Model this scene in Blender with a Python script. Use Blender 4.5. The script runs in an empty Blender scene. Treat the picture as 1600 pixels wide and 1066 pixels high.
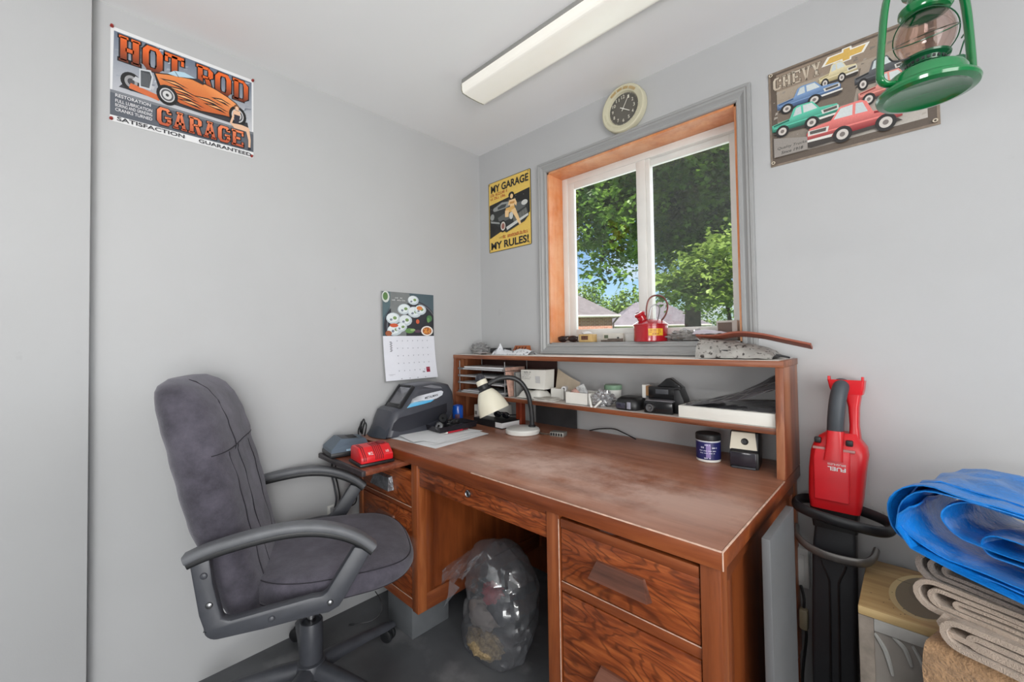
import bpy, bmesh, math, random
from mathutils import Vector, Matrix, noise
R = random.Random(7)
SC = bpy.context.scene
COL = SC.collection
PI = math.pi
rad = math.radians

# ---------------------------------------------------------------- camera
def make_camera():
    yaw, pitch, roll = 0.7641, 0.0235, -0.0153
    fw = Vector((-math.sin(yaw)*math.cos(pitch), math.cos(yaw)*math.cos(pitch), math.sin(pitch)))
    r = fw.cross(Vector((0, 0, 1))).normalized()
    u = r.cross(fw)
    c, s = math.cos(roll), math.sin(roll)
    r2, u2 = c*r+s*u, -s*r+c*u
    cd = bpy.data.cameras.new('camera')
    cd.sensor_width = 36.0
    cd.lens = 36.0*654.06/1600.0
    cd.shift_x = 0.0
    cd.shift_y = -15.56/1600.0
    cd.clip_start = 0.02
    cd.clip_end = 500
    o = bpy.data.objects.new('camera', cd)
    COL.objects.link(o)
    m = Matrix(((r2.x, u2.x, -fw.x, 1.9366), (r2.y, u2.y, -fw.y, -1.7468), (r2.z, u2.z, -fw.z, 1.2385), (0, 0, 0, 1)))
    o.matrix_world = m
    SC.camera = o
make_camera()

# ---------------------------------------------------------------- world, sun, exposure
SC.view_settings.view_transform = 'Standard'
SC.view_settings.look = 'None'
SC.view_settings.gamma = 1.0
SC.view_settings.use_curve_mapping = False
SC.view_settings.exposure = 0.0

def make_world():
    w = bpy.data.worlds.new('sky'); SC.world = w
    w.use_nodes = True
    nt = w.node_tree; nt.nodes.clear()
    out = nt.nodes.new('ShaderNodeOutputWorld')
    bg = nt.nodes.new('ShaderNodeBackground')
    sky = nt.nodes.new('ShaderNodeTexSky')
    sky.sky_type = 'NISHITA'; sky.sun_disc = False
    sky.sun_elevation = rad(50); sky.sun_rotation = rad(200)
    tc = nt.nodes.new('ShaderNodeTexCoord')
    nz = nt.nodes.new('ShaderNodeTexNoise'); nz.inputs['Scale'].default_value = 5.0; nz.inputs['Detail'].default_value = 6
    mp = nt.nodes.new('ShaderNodeMapping'); mp.inputs['Scale'].default_value = (1, 1, 2.6)
    cr = nt.nodes.new('ShaderNodeValToRGB')
    cr.color_ramp.elements[0].position = 0.47; cr.color_ramp.elements[0].color = (0, 0, 0, 1)
    cr.color_ramp.elements[1].position = 0.66; cr.color_ramp.elements[1].color = (1, 1, 1, 1)
    mul = nt.nodes.new('ShaderNodeMix'); mul.data_type = 'RGBA'; mul.blend_type = 'MULTIPLY'; mul.inputs[0].default_value = 1
    mul.inputs[7].default_value = (SKY_K*0.80, SKY_K*0.95, SKY_K*1.05, 1)
    mix = nt.nodes.new('ShaderNodeMix'); mix.data_type = 'RGBA'
    mix.inputs[7].default_value = (0.95, 0.98, 1.0, 1)
    L = nt.links.new
    L(tc.outputs['Generated'], mp.inputs['Vector']); L(mp.outputs[0], nz.inputs['Vector'])
    L(nz.outputs['Fac'], cr.inputs[0]); L(sky.outputs[0], mul.inputs[6])
    L(cr.outputs[0], mix.inputs[0]); L(mul.outputs[2], mix.inputs[6])
    L(mix.outputs[2], bg.inputs[0]); bg.inputs[1].default_value = 1.0
    L(bg.outputs[0], out.inputs[0])
SKY_K = 0.17
make_world()

def add_sun():
    sd = bpy.data.lights.new('sun', 'SUN'); sd.energy = 9.0; sd.angle = rad(0.6); sd.color = (1.0, 0.95, 0.86)
    so = bpy.data.objects.new('sun', sd); COL.objects.link(so)
    d = Vector((-0.45, 0.62, -0.95)).normalized()      # direction of travel: from over the roof onto the trees
    so.rotation_euler = d.to_track_quat('-Z', 'Y').to_euler()
add_sun()

def area_light(name, loc, target, sx, sy, power, col=(1, 1, 1)):
    ld = bpy.data.lights.new(name, 'AREA'); ld.shape = 'RECTANGLE'; ld.size = sx; ld.size_y = sy
    ld.energy = power; ld.color = col
    o = bpy.data.objects.new(name, ld); COL.objects.link(o)
    o.location = loc
    d = (Vector(target)-Vector(loc)).normalized()
    o.rotation_euler = d.to_track_quat('-Z', 'Y').to_euler()
    return o
# added fill from an unseen door on the right; lamp for window skylight
area_light('added_fill_right', (4.46, -2.85, 1.05), (0.0, -1.5, 1.10), 2.3, 2.1, 112, (1.0, 0.985, 0.965))
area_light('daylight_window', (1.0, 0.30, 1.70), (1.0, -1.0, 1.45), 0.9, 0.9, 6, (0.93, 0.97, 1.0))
# the photographer's flash, bounced off the ceiling behind the camera
area_light('bounced_flash', (1.8, -2.3, 1.15), (1.7, -1.8, 2.40), 0.5, 0.5, 17, (1.0, 0.99, 0.98))

# ---------------------------------------------------------------- materials
MATS = {}
def srgb(c):
    return tuple(((v/255.0)/12.92 if v/255.0 <= 0.04045 else ((v/255.0+0.055)/1.055)**2.4) for v in c)
def N(nt, t, **kw):
    n = nt.nodes.new(t)
    for k, v in kw.items(): setattr(n, k, v)
    return n
def base_mat(name):
    m = bpy.data.materials.new(name); m.use_nodes = True
    nt = m.node_tree
    return m, nt, nt.nodes['Principled BSDF']
def mat(name, col, rough=0.5, metal=0.0, var=0.12, scale=14.0, bump=0.0, bscale=None, spec=None, coat=0.0, sheen=0.0, trans=0.0, detail=4.0, emit=None, alpha=None, spots=None, stretch=None):
    """a plain surface with procedural mottling and grain"""
    if name in MATS: return MATS[name]
    m, nt, b = base_mat(name)
    L = nt.links.new
    c = srgb(col)
    tc = N(nt, 'ShaderNodeTexCoord')
    mp = N(nt, 'ShaderNodeMapping')
    if stretch: mp.inputs['Scale'].default_value = stretch
    L(tc.outputs['Object'], mp.inputs['Vector'])
    nz = N(nt, 'ShaderNodeTexNoise'); nz.inputs['Scale'].default_value = scale; nz.inputs['Detail'].default_value = detail
    L(mp.outputs[0], nz.inputs['Vector'])
    cr = N(nt, 'ShaderNodeValToRGB')
    cr.color_ramp.elements[0].position = 0.3; cr.color_ramp.elements[1].position = 0.7
    cr.color_ramp.elements[0].color = tuple(v*(1-var) for v in c)+(1,)
    cr.color_ramp.elements[1].color = tuple(min(1, v*(1+var)) for v in c)+(1,)
    L(nz.outputs['Fac'], cr.inputs[0])
    last = cr.outputs[0]
    if spots:
        scol, sscale, thr = spots
        n2 = N(nt, 'ShaderNodeTexNoise'); n2.inputs['Scale'].default_value = sscale; n2.inputs['Detail'].default_value = 6
        L(mp.outputs[0], n2.inputs['Vector'])
        r2 = N(nt, 'ShaderNodeValToRGB'); r2.color_ramp.elements[0].position = thr; r2.color_ramp.elements[1].position = thr+0.08
        L(n2.outputs['Fac'], r2.inputs[0])
        mx = N(nt, 'ShaderNodeMix', data_type='RGBA'); mx.inputs[7].default_value = srgb(scol)+(1,)
        L(r2.outputs[0], mx.inputs[0]); L(last, mx.inputs[6]); last = mx.outputs[2]
    L(last, b.inputs['Base Color'])
    b.inputs['Roughness'].default_value = rough
    b.inputs['Metallic'].default_value = metal
    if spec is not None: b.inputs['Specular IOR Level'].default_value = spec
    if coat: b.inputs['Coat Weight'].default_value = coat
    if sheen: b.inputs['Sheen Weight'].default_value = sheen
    if trans: b.inputs['Transmission Weight'].default_value = trans
    if alpha is not None: b.inputs['Alpha'].default_value = alpha
    if emit: b.inputs['Emission Color'].default_value = srgb(emit[0])+(1,); b.inputs['Emission Strength'].default_value = emit[1]
    if bump:
        nb = N(nt, 'ShaderNodeTexNoise'); nb.inputs['Scale'].default_value = bscale or scale*4; nb.inputs['Detail'].default_value = 3
        L(mp.outputs[0], nb.inputs['Vector'])
        bp = N(nt, 'ShaderNodeBump'); bp.inputs['Strength'].default_value = bump; bp.inputs['Distance'].default_value = 0.004
        L(nb.outputs['Fac'], bp.inputs['Height']); L(bp.outputs[0], b.inputs['Normal'])
    MATS[name] = m
    return m
def wood(name, dark, mid, light, axis='X', scale=1.0, rough=0.38, figure=0.0, coat=0.15, wear_or_light=None, bump=0.15, wear_at=None):
    """streaky wood; axis = grain direction; figure = how much the grain swirls"""
    if name in MATS: return MATS[name]
    m, nt, b = base_mat(name); L = nt.links.new
    tc = N(nt, 'ShaderNodeTexCoord'); mp = N(nt, 'ShaderNodeMapping')
    s = [14*scale]*3
    s['XYZ'.index(axis)] = 1.3*scale if figure < 0.5 else 3.4*scale
    mp.inputs['Scale'].default_value = s
    L(tc.outputs['Object'], mp.inputs['Vector'])
    n1 = N(nt, 'ShaderNodeTexNoise'); n1.inputs['Scale'].default_value = 1.0; n1.inputs['Detail'].default_value = 8; n1.inputs['Roughness'].default_value = 0.62
    n1.inputs['Distortion'].default_value = 0.4+figure*1.6
    L(mp.outputs[0], n1.inputs['Vector'])
    n2 = N(nt, 'ShaderNodeTexNoise'); n2.inputs['Scale'].default_value = 7.0; n2.inputs['Detail'].default_value = 4
    L(mp.outputs[0], n2.inputs['Vector'])
    src = n1.outputs['Fac']
    if figure > 0:
        # contour-like cathedral lines taken from a low noise
        ma = N(nt, 'ShaderNodeMath', operation='MULTIPLY'); ma.inputs[1].default_value = 34.0
        L(n1.outputs['Fac'], ma.inputs[0])
        sn = N(nt, 'ShaderNodeMath', operation='SINE'); L(ma.outputs[0], sn.inputs[0])
        m2 = N(nt, 'ShaderNodeMath', operation='MULTIPLY_ADD'); m2.inputs[1].default_value = 0.085*figure; L(sn.outputs[0], m2.inputs[0]); L(n1.outputs['Fac'], m2.inputs[2])
        src = m2.outputs[0]
    ad = N(nt, 'ShaderNodeMath', operation='MULTIPLY_ADD'); ad.inputs[1].default_value = 0.22; L(n2.outputs['Fac'], ad.inputs[0]); L(src, ad.inputs[2])
    cr = N(nt, 'ShaderNodeValToRGB')
    e = cr.color_ramp.elements
    e[0].position = 0.42; e[0].color = srgb(dark)+(1,)
    e[1].position = 0.84; e[1].color = srgb(light)+(1,)
    x = e.new(0.62); x.color = srgb(mid)+(1,)
    L(ad.outputs[0], cr.inputs[0])
    last = cr.outputs[0]
    if wear_or_light:
        wcol, wsc, thr, amt = wear_or_light
        n3 = N(nt, 'ShaderNodeTexNoise'); n3.inputs['Scale'].default_value = wsc; n3.inputs['Detail'].default_value = 7; n3.inputs['Roughness'].default_value = 0.65
        L(tc.outputs['Object'], n3.inputs['Vector'])
        r3 = N(nt, 'ShaderNodeValToRGB'); r3.color_ramp.elements[0].position = thr; r3.color_ramp.elements[1].position = thr+0.2
        r3.color_ramp.elements[1].color = (amt, amt, amt, 1)
        L(n3.outputs['Fac'], r3.inputs[0])
        mx = N(nt, 'ShaderNodeMix', data_type='RGBA'); mx.inputs[7].default_value = srgb(wcol)+(1,)
        fac = r3.outputs[0]
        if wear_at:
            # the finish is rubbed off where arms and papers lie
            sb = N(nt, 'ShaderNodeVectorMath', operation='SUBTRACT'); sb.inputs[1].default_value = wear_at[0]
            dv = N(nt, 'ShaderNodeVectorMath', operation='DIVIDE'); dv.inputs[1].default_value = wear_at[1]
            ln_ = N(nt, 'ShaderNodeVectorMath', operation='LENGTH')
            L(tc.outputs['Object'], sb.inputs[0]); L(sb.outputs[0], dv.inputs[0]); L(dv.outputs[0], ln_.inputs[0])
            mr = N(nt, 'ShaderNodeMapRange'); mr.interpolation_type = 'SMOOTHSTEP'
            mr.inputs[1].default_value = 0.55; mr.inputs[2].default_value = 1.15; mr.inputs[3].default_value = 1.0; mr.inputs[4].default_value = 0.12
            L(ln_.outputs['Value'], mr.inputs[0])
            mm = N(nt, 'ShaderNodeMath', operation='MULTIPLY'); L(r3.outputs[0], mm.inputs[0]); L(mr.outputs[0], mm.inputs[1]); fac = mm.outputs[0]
        L(fac, mx.inputs[0]); L(last, mx.inputs[6]); last = mx.outputs[2]
    L(last, b.inputs['Base Color'])
    b.inputs['Roughness'].default_value = rough
    b.inputs['Coat Weight'].default_value = coat; b.inputs['Coat Roughness'].default_value = 0.3
    bp = N(nt, 'ShaderNodeBump'); bp.inputs['Strength'].default_value = bump; bp.inputs['Distance'].default_value = 0.002
    L(ad.outputs[0], bp.inputs['Height']); L(bp.outputs[0], b.inputs['Normal'])
    MATS[name] = m
    return m
def vcol_mat(name, rough=0.45, metal=0.0, bump=0.0, coat=0.0, grain=0.06):
    """printed colours read from the mesh's colour attribute (ink on paper or tin)"""
    if name in MATS: return MATS[name]
    m, nt, b = base_mat(name); L = nt.links.new
    a = N(nt, 'ShaderNodeVertexColor'); a.layer_name = 'Col'
    tc = N(nt, 'ShaderNodeTexCoord'); nz = N(nt, 'ShaderNodeTexNoise'); nz.inputs['Scale'].default_value = 220; nz.inputs['Detail'].default_value = 3
    L(tc.outputs['Object'], nz.inputs['Vector'])
    mr = N(nt, 'ShaderNodeMapRange'); mr.inputs[3].default_value = 1-grain; mr.inputs[4].default_value = 1+grain
    L(nz.outputs['Fac'], mr.inputs[0])
    mx = N(nt, 'ShaderNodeMix', data_type='RGBA', blend_type='MULTIPLY'); mx.inputs[0].default_value = 1
    L(a.outputs[0], mx.inputs[6]); L(mr.outputs[0], mx.inputs[7])
    L(mx.outputs[2], b.inputs['Base Color'])
    b.inputs['Roughness'].default_value = rough; b.inputs['Metallic'].default_value = metal
    b.inputs['Coat Weight'].default_value = coat
    MATS[name] = m
    return m
def glass_mat(name, tint=(255, 255, 255), refl=0.08, rough=0.02, fres=0.5):
    if name in MATS: return MATS[name]
    m = bpy.data.materials.new(name); m.use_nodes = True; nt = m.node_tree; nt.nodes.clear(); L = nt.links.new
    o = N(nt, 'ShaderNodeOutputMaterial'); t = N(nt, 'ShaderNodeBsdfTransparent'); g = N(nt, 'ShaderNodeBsdfGlossy')
    t.inputs[0].default_value = srgb(tint)+(1,); g.inputs['Roughness'].default_value = rough
    f = N(nt, 'ShaderNodeLayerWeight'); f.inputs['Blend'].default_value = 0.25
    mul = N(nt, 'ShaderNodeMath', operation='MULTIPLY_ADD'); mul.inputs[1].default_value = fres; mul.inputs[2].default_value = refl*0.4
    L(f.outputs['Fresnel'], mul.inputs[0])
    mx = N(nt, 'ShaderNodeMixShader'); L(mul.outputs[0], mx.inputs[0]); L(t.outputs[0], mx.inputs[1]); L(g.outputs[0], mx.inputs[2]); L(mx.outputs[0], o.inputs[0])
    MATS[name] = m
    return m
def film_mat(name, col, opacity=0.4, rough=0.25, gloss=0.12):
    """thin plastic film: part diffuse, part see-through, with a sheen"""
    if name in MATS: return MATS[name]
    m = bpy.data.materials.new(name); m.use_nodes = True; nt = m.node_tree; nt.nodes.clear(); L = nt.links.new
    o = N(nt, 'ShaderNodeOutputMaterial'); t = N(nt, 'ShaderNodeBsdfTransparent'); d = N(nt, 'ShaderNodeBsdfDiffuse'); g = N(nt, 'ShaderNodeBsdfGlossy')
    d.inputs[0].default_value = srgb(col)+(1,); g.inputs['Roughness'].default_value = rough
    tc = N(nt, 'ShaderNodeTexCoord'); nz = N(nt, 'ShaderNodeTexNoise'); nz.inputs['Scale'].default_value = 30; nz.inputs['Detail'].default_value = 4
    L(tc.outputs['Object'], nz.inputs['Vector'])
    mr = N(nt, 'ShaderNodeMapRange'); mr.inputs[1].default_value = 0.3; mr.inputs[2].default_value = 0.7; mr.inputs[3].default_value = opacity*0.8; mr.inputs[4].default_value = min(1, opacity*1.2)
    L(nz.outputs['Fac'], mr.inputs[0])
    m1 = N(nt, 'ShaderNodeMixShader'); L(mr.outputs[0], m1.inputs[0]); L(t.outputs[0], m1.inputs[1]); L(d.outputs[0], m1.inputs[2])
    m2 = N(nt, 'ShaderNodeMixShader'); m2.inputs[0].default_value = gloss; L(m1.outputs[0], m2.inputs[1]); L(g.outputs[0], m2.inputs[2]); L(m2.outputs[0], o.inputs[0])
    bp = N(nt, 'ShaderNodeBump'); bp.inputs['Strength'].default_value = 0.5; bp.inputs['Distance'].default_value = 0.004
    L(nz.outputs['Fac'], bp.inputs['Height']); L(bp.outputs[0], g.inputs['Normal'])
    MATS[name] = m
    return m

# ---------------------------------------------------------------- mesh builder
def T(x, y, z): return Matrix.Translation((x, y, z))
def RX(a): return Matrix.Rotation(a, 4, 'X')
def RY(a): return Matrix.Rotation(a, 4, 'Y')
def RZ(a): return Matrix.Rotation(a, 4, 'Z')
ID = Matrix.Identity(4)
FRAME = {}     # thing or part -> (matrix, modelled in world space?)
class MB:
    def __init__(s): s.v = []; s.f = []; s.c = []
    def add(s, vs, fs, M=None, col=None):
        n = len(s.v)
        for i, p in enumerate(vs):
            p = Vector(p)
            s.v.append(M @ p if M is not None else p)
            s.c.append(col[i] if isinstance(col, list) else (col or (1, 1, 1)))
        for f in fs: s.f.append([n+i for i in f])
        return s
    def bm(s, bm, M=None, col=None):
        bm.verts.index_update()
        s.add([v.co.copy() for v in bm.verts], [[v.index for v in f.verts] for f in bm.faces], M, col)
        bm.free(); return s
    def box(s, x0, x1, y0, y1, z0, z1, bev=0.0, M=None, col=None, seg=2):
        bm = bmesh.new()
        bmesh.ops.create_cube(bm, size=1.0)
        for v in bm.verts:
            v.co = Vector(((x0+x1)/2+v.co.x*(x1-x0), (y0+y1)/2+v.co.y*(y1-y0), (z0+z1)/2+v.co.z*(z1-z0)))
        if bev > 0:
            bmesh.ops.bevel(bm, geom=list(bm.edges), offset=min(bev, 0.49*min(abs(x1-x0), abs(y1-y0), abs(z1-z0))), segments=seg, affect='EDGES', profile=0.5)
        return s.bm(bm, M, col)
    def prism(s, pts, z0, z1, M=None, bev=0.0, col=None, seg=2):
        """polygon pts in XY, extruded in Z"""
        bm = bmesh.new()
        a = [bm.verts.new((p[0], p[1], z0)) for p in pts]; b = [bm.verts.new((p[0], p[1], z1)) for p in pts]
        bm.faces.new(a[::-1]); bm.faces.new(b)
        for i in range(len(pts)):
            j = (i+1) % len(pts); bm.faces.new((a[i], a[j], b[j], b[i]))
        bmesh.ops.recalc_face_normals(bm, faces=bm.faces)
        if bev > 0:
            ed = [e for e in bm.edges if e.calc_face_angle(0) > 0.5]
            bmesh.ops.bevel(bm, geom=ed, offset=bev, segments=seg, affect='EDGES', profile=0.5)
        return s.bm(bm, M, col)
    def lathe(s, prof, n=32, M=None, col=None, a0=0.0, a1=2*PI):
        full = abs(a1-a0-2*PI) < 1e-6
        vs = []; fs = []; k = len(prof); m = n if full else n+1
        cc = [] if isinstance(col, list) else col
        for i in range(m):
            a = a0+(a1-a0)*i/n
            for j, (r, z) in enumerate(prof):
                vs.append((r*math.cos(a), r*math.sin(a), z))
                if isinstance(col, list): cc.append(col[j])
        for i in range(n):
            i2 = (i+1) % m
            for j in range(k-1): fs.append([i*k+j, i2*k+j, i2*k+j+1, i*k+j+1])
        return s.add(vs, fs, M, cc)
    def loft(s, rings, M=None, cap=True, closed=True, loop=False, col=None):
        k = len(rings[0]); vs = [p for r in rings for p in r]; fs = []
        for i in range(len(rings)-(0 if loop else 1)):
            i2 = (i+1) % len(rings)
            for j in range(k if closed else k-1):
                j2 = (j+1) % k
                fs.append([i*k+j, i*k+j2, i2*k+j2, i2*k+j])
        if cap and closed and not loop:
            fs.append(list(range(k))[::-1]); fs.append([(len(rings)-1)*k+j for j in range(k)])
        return s.add(vs, fs, M, col)
    def sweep(s, pts, prof, up=(0, 0, 1), M=None, scale=None, loop=False, cap=True, col=None, twist=None):
        """prof: 2D points (side, up) carried along pts"""
        P = [Vector(p) for p in pts]; n = len(P); rings = []; up = Vector(up); prev = None
        for i in range(n):
            if loop: t = P[(i+1) % n]-P[i-1]
            else: t = P[min(i+1, n-1)]-P[max(i-1, 0)]
            t.normalize()
            if prev is None:
                u = up-t*up.dot(t)
                if u.length < 1e-4: u = Vector((1, 0, 0))-t*t.x
            else:
                u = prev-t*prev.dot(t)
            u.normalize(); prev = u
            sd = t.cross(u)
            k = scale[i] if scale else 1.0
            rings.append([P[i]+(sd*a+u*b)*k for a, b in prof])
        return s.loft(rings, M, cap, True, loop, col)
    def tube(s, pts, r, n=8, M=None, loop=False, cap=True, col=None):
        rr = r if isinstance(r, (list, tuple)) else [r]*len(pts)
        pr = [(math.cos(2*PI*i/n), math.sin(2*PI*i/n)) for i in range(n)]
        return s.sweep(pts, pr, (0.13, 0.21, 0.97), M, rr, loop, cap, col)
    def ball(s, c, r, nu=20, nv=12, M=None, col=None, fn=None):
        if not isinstance(r, (tuple, list)): r = (r, r, r)
        vs = [(0, 0, -1)]
        for j in range(1, nv):
            b = -PI/2+PI*j/nv
            for i in range(nu):
                a = 2*PI*i/nu
                vs.append((math.cos(a)*math.cos(b), math.sin(a)*math.cos(b), math.sin(b)))
        vs.append((0, 0, 1))
        if fn: vs = [fn(Vector(v)) for v in vs]
        vs = [(c[0]+v[0]*r[0], c[1]+v[1]*r[1], c[2]+v[2]*r[2]) for v in vs]
        fs = []
        for i in range(nu):
            i2 = (i+1) % nu
            fs.append([0, 1+i2, 1+i])
            for j in range(nv-2):
                a = 1+j*nu
                fs.append([a+i, a+i2, a+nu+i2, a+nu+i])
            a = 1+(nv-2)*nu
            fs.append([a+i, a+i2, len(vs)-1])
        return s.add(vs, fs, M, col)
    def surf(s, fn, nu, nv, M=None, col=None, thick=0.0):
        """open sheet fn(u,v) -> point; thick gives it a back"""
        g = [[Vector(fn(i/nu, j/nv)) for i in range(nu+1)] for j in range(nv+1)]
        vs = [p for r in g for p in r]; w = nu+1
        fs = [[j*w+i, j*w+i+1, (j+1)*w+i+1, (j+1)*w+i] for j in range(nv) for i in range(nu)]
        if thick:
            bm = bmesh.new()
            bv = [bm.verts.new(p) for p in vs]
            for f in fs: bm.faces.new([bv[i] for i in f])
            bm.normal_update()
            bmesh.ops.solidify(bm, geom=list(bm.faces), thickness=thick)
            return s.bm(bm, M, col)
        return s.add(vs, fs, M, col)
    def build(s, name, material, parent=None, smooth=True, angle=38, col=False, world=None, recalc=True):
        vs = s.v
        M = ID; w = True
        if parent is not None: M, w = FRAME[parent]
        if world is not None: w = world
        if w and parent is not None:
            Mi = M.inverted(); vs = [Mi @ v for v in vs]
        me = bpy.data.meshes.new(name)
        me.from_pydata([tuple(v) for v in vs], [], s.f)
        if col:
            at = me.color_attributes.new('Col', 'FLOAT_COLOR', 'POINT')
            for i, c in enumerate(s.c):
                at.data[i].color = (c[0], c[1], c[2], 1)
        bm = bmesh.new(); bm.from_mesh(me)
        if recalc: bmesh.ops.recalc_face_normals(bm, faces=bm.faces)
        if smooth:
            th = rad(angle)
            for f in bm.faces: f.smooth = True
            for e in bm.edges:
                e.smooth = not (len(e.link_faces) == 2 and e.calc_face_angle(0) > th)
        bm.to_mesh(me); bm.free()
        me.materials.append(material)
        o = bpy.data.objects.new(name, me); COL.objects.link(o)
        if parent is not None: o.parent = parent
        FRAME[o] = (M, w)
        return o
def tag(o, label=None, cat=None, group=None, kind=None):
    if label: o['label'] = label
    if cat: o['category'] = cat
    if group: o['group'] = group
    if kind: o['kind'] = kind
    return o
def thing(name, label, cat, loc=(0, 0, 0), M=None, group=None, world=True):
    """an Empty at the thing's base; world=True: its parts are modelled in room coordinates, else in its own"""
    o = bpy.data.objects.new(name, None); COL.objects.link(o)
    m = T(*loc) if M is None else M
    o.matrix_world = m; o.empty_display_size = 0.05
    FRAME[o] = (m, world)
    return tag(o, label, cat, group)
def struct(name):
    o = bpy.data.objects.new(name, None); COL.objects.link(o); FRAME[o] = (ID, True); o['kind'] = 'structure'
    return o
def copy_thing(o, loc=None, M=None, label=None):
    c = o.copy(); COL.objects.link(c)
    for ch in [x for x in bpy.data.objects if x.parent == o]:
        k = ch.copy(); COL.objects.link(k); k.parent = c
        for g in [x for x in bpy.data.objects if x.parent == ch]:
            h = g.copy(); COL.objects.link(h); h.parent = k
    if M is not None: c.matrix_world = M
    elif loc is not None: c.location = loc
    if label: c['label'] = label
    return c
def arc(cx, cy, r, a0, a1, n):
    return [(cx+r*math.cos(a0+(a1-a0)*i/n), cy+r*math.sin(a0+(a1-a0)*i/n)) for i in range(n+1)]
def rrect(x0, x1, y0, y1, r, n=4):
    return arc(x1-r, y0+r, r, -PI/2, 0, n)+arc(x1-r, y1-r, r, 0, PI/2, n)+arc(x0+r, y1-r, r, PI/2, PI, n)+arc(x0+r, y0+r, r, PI, 1.5*PI, n)
def smoothpath(pts, n=6, loop=False):
    """Catmull-Rom through the points"""
    P = [Vector(p) for p in pts]; out = []; k = len(P)
    rng = range(k if loop else k-1)
    for i in rng:
        if loop: a, b, c, d = P[i-1], P[i], P[(i+1) % k], P[(i+2) % k]
        else: a, b, c, d = P[max(i-1, 0)], P[i], P[i+1], P[min(i+2, k-1)]
        for j in range(n):
            t = j/n
            out.append(0.5*((2*b)+(c-a)*t+(2*a-5*b+4*c-d)*t*t+(3*b-a-3*c+d)*t**3))
    if not loop: out.append(P[-1])
    return out
def nz(p, s=1.0, o=0.0): return noise.noise(Vector((p[0]*s+o, p[1]*s+o*1.7, p[2]*s-o)))

# text: glyph meshes taken from the built-in font, scaled to a box
_TXT = {}
def text_mesh(body, bold=0.0, shear=0.0):
    key = (body, bold, shear)
    if key in _TXT: return _TXT[key]
    cu = bpy.data.curves.new('lettering', 'FONT'); cu.body = body; cu.offset = bold; cu.shear = shear
    cu.resolution_u = 3
    ob = bpy.data.objects.new('lettering', cu); COL.objects.link(ob)
    dg = bpy.context.evaluated_depsgraph_get()
    me = bpy.data.meshes.new_from_object(ob.evaluated_get(dg))
    vs = [v.co.copy() for v in me.vertices]; fs = [list(p.vertices) for p in me.polygons]
    bpy.data.objects.remove(ob); bpy.data.curves.remove(cu); bpy.data.meshes.remove(me)
    if vs:
        x0 = min(v.x for v in vs); x1 = max(v.x for v in vs); y0 = min(v.y for v in vs); y1 = max(v.y for v in vs)
        vs = [((v.x-x0)/max(1e-6, x1-x0), (v.y-y0)/max(1e-6, y1-y0)) for v in vs]
    _TXT[key] = (vs, fs)
    return _TXT[key]
SLAB = {}
def _ring(cut=None):
    o = [(.22, 0), (.78, 0), (1, .2), (1, .8), (.78, 1), (.22, 1), (0, .8), (0, .2)]
    i = [(.36, .14), (.64, .14), (.70, .26), (.70, .74), (.64, .86), (.36, .86), (.30, .74), (.30, .26)]
    return [[o[k], o[(k+1) % 8], i[(k+1) % 8], i[k]] for k in range(8) if k not in (cut or [])]
def _r(a, b, c, d): return [(a, b), (c, b), (c, d), (a, d)]
SLAB['H'] = [_r(.06, .05, .36, .95), _r(.64, .05, .94, .95), _r(.3, .42, .7, .57), _r(0, 0, .43, .1), _r(0, .9, .43, 1), _r(.57, 0, 1, .1), _r(.57, .9, 1, 1)]
SLAB['O'] = _ring()
SLAB['T'] = [_r(.35, .05, .65, .95), _r(0, .85, 1, 1), _r(0, .64, .15, .9), _r(.85, .64, 1, .9), _r(.22, 0, .78, .1)]
SLAB['R'] = [_r(.08, .05, .36, .95), _r(0, 0, .44, .1), _r(0, .88, .7, 1), _r(.3, .46, .75, .58), [(.7, 1), (.98, .85), (.98, .6), (.7, .46), (.68, .58), (.7, .66), (.7, .8), (.66, .88)], [(.48, .5), (.74, .5), (1, 0), (.68, 0)]]
SLAB['D'] = [_r(.08, .05, .36, .95), _r(0, 0, .7, .12), _r(0, .88, .7, 1), [(.7, 0), (1, .2), (1, .8), (.7, 1), (.66, .88), (.72, .74), (.72, .26), (.66, .12)]]
SLAB['G'] = _ring([2])+[_r(.55, .4, 1, .52), _r(.72, .18, 1, .45), [(1, .7), (1, .8), (.9, .9), (.7, .74), (.7, .7)]]
SLAB['A'] = [[(.05, .05), (.33, .05), (.55, .95), (.36, .95)], [(.67, .05), (.95, .05), (.64, .95), (.45, .95)], _r(.25, .28, .75, .42), _r(0, 0, .4, .1), _r(.6, 0, 1, .1), _r(.26, .9, .7, 1)]
SLAB['E'] = [_r(.08, .05, .36, .95), _r(0, 0, 1, .13), _r(0, .87, 1, 1), _r(.3, .43, .72, .57), _r(.85, .1, 1, .3), _r(.85, .7, 1, .9)]
SLAB['C'] = _ring([2, 3])+[_r(.72, .62, 1, .8), _r(.72, .2, 1, .34)]
SLAB['V'] = [[(.06, .95), (.34, .95), (.58, .0), (.42, 0)], [(.72, .95), (.92, .95), (.58, 0), (.46, 0)], _r(0, .92, .42, 1), _r(.62, .92, 1, 1)]
SLAB['Y'] = [[(.06, .95), (.34, .95), (.62, .42), (.38, .42)], [(.72, .95), (.92, .95), (.62, .42), (.46, .42)], _r(.36, .05, .64, .45), _r(0, .92, .42, 1), _r(.62, .92, 1, 1), _r(.22, 0, .78, .09)]
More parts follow.
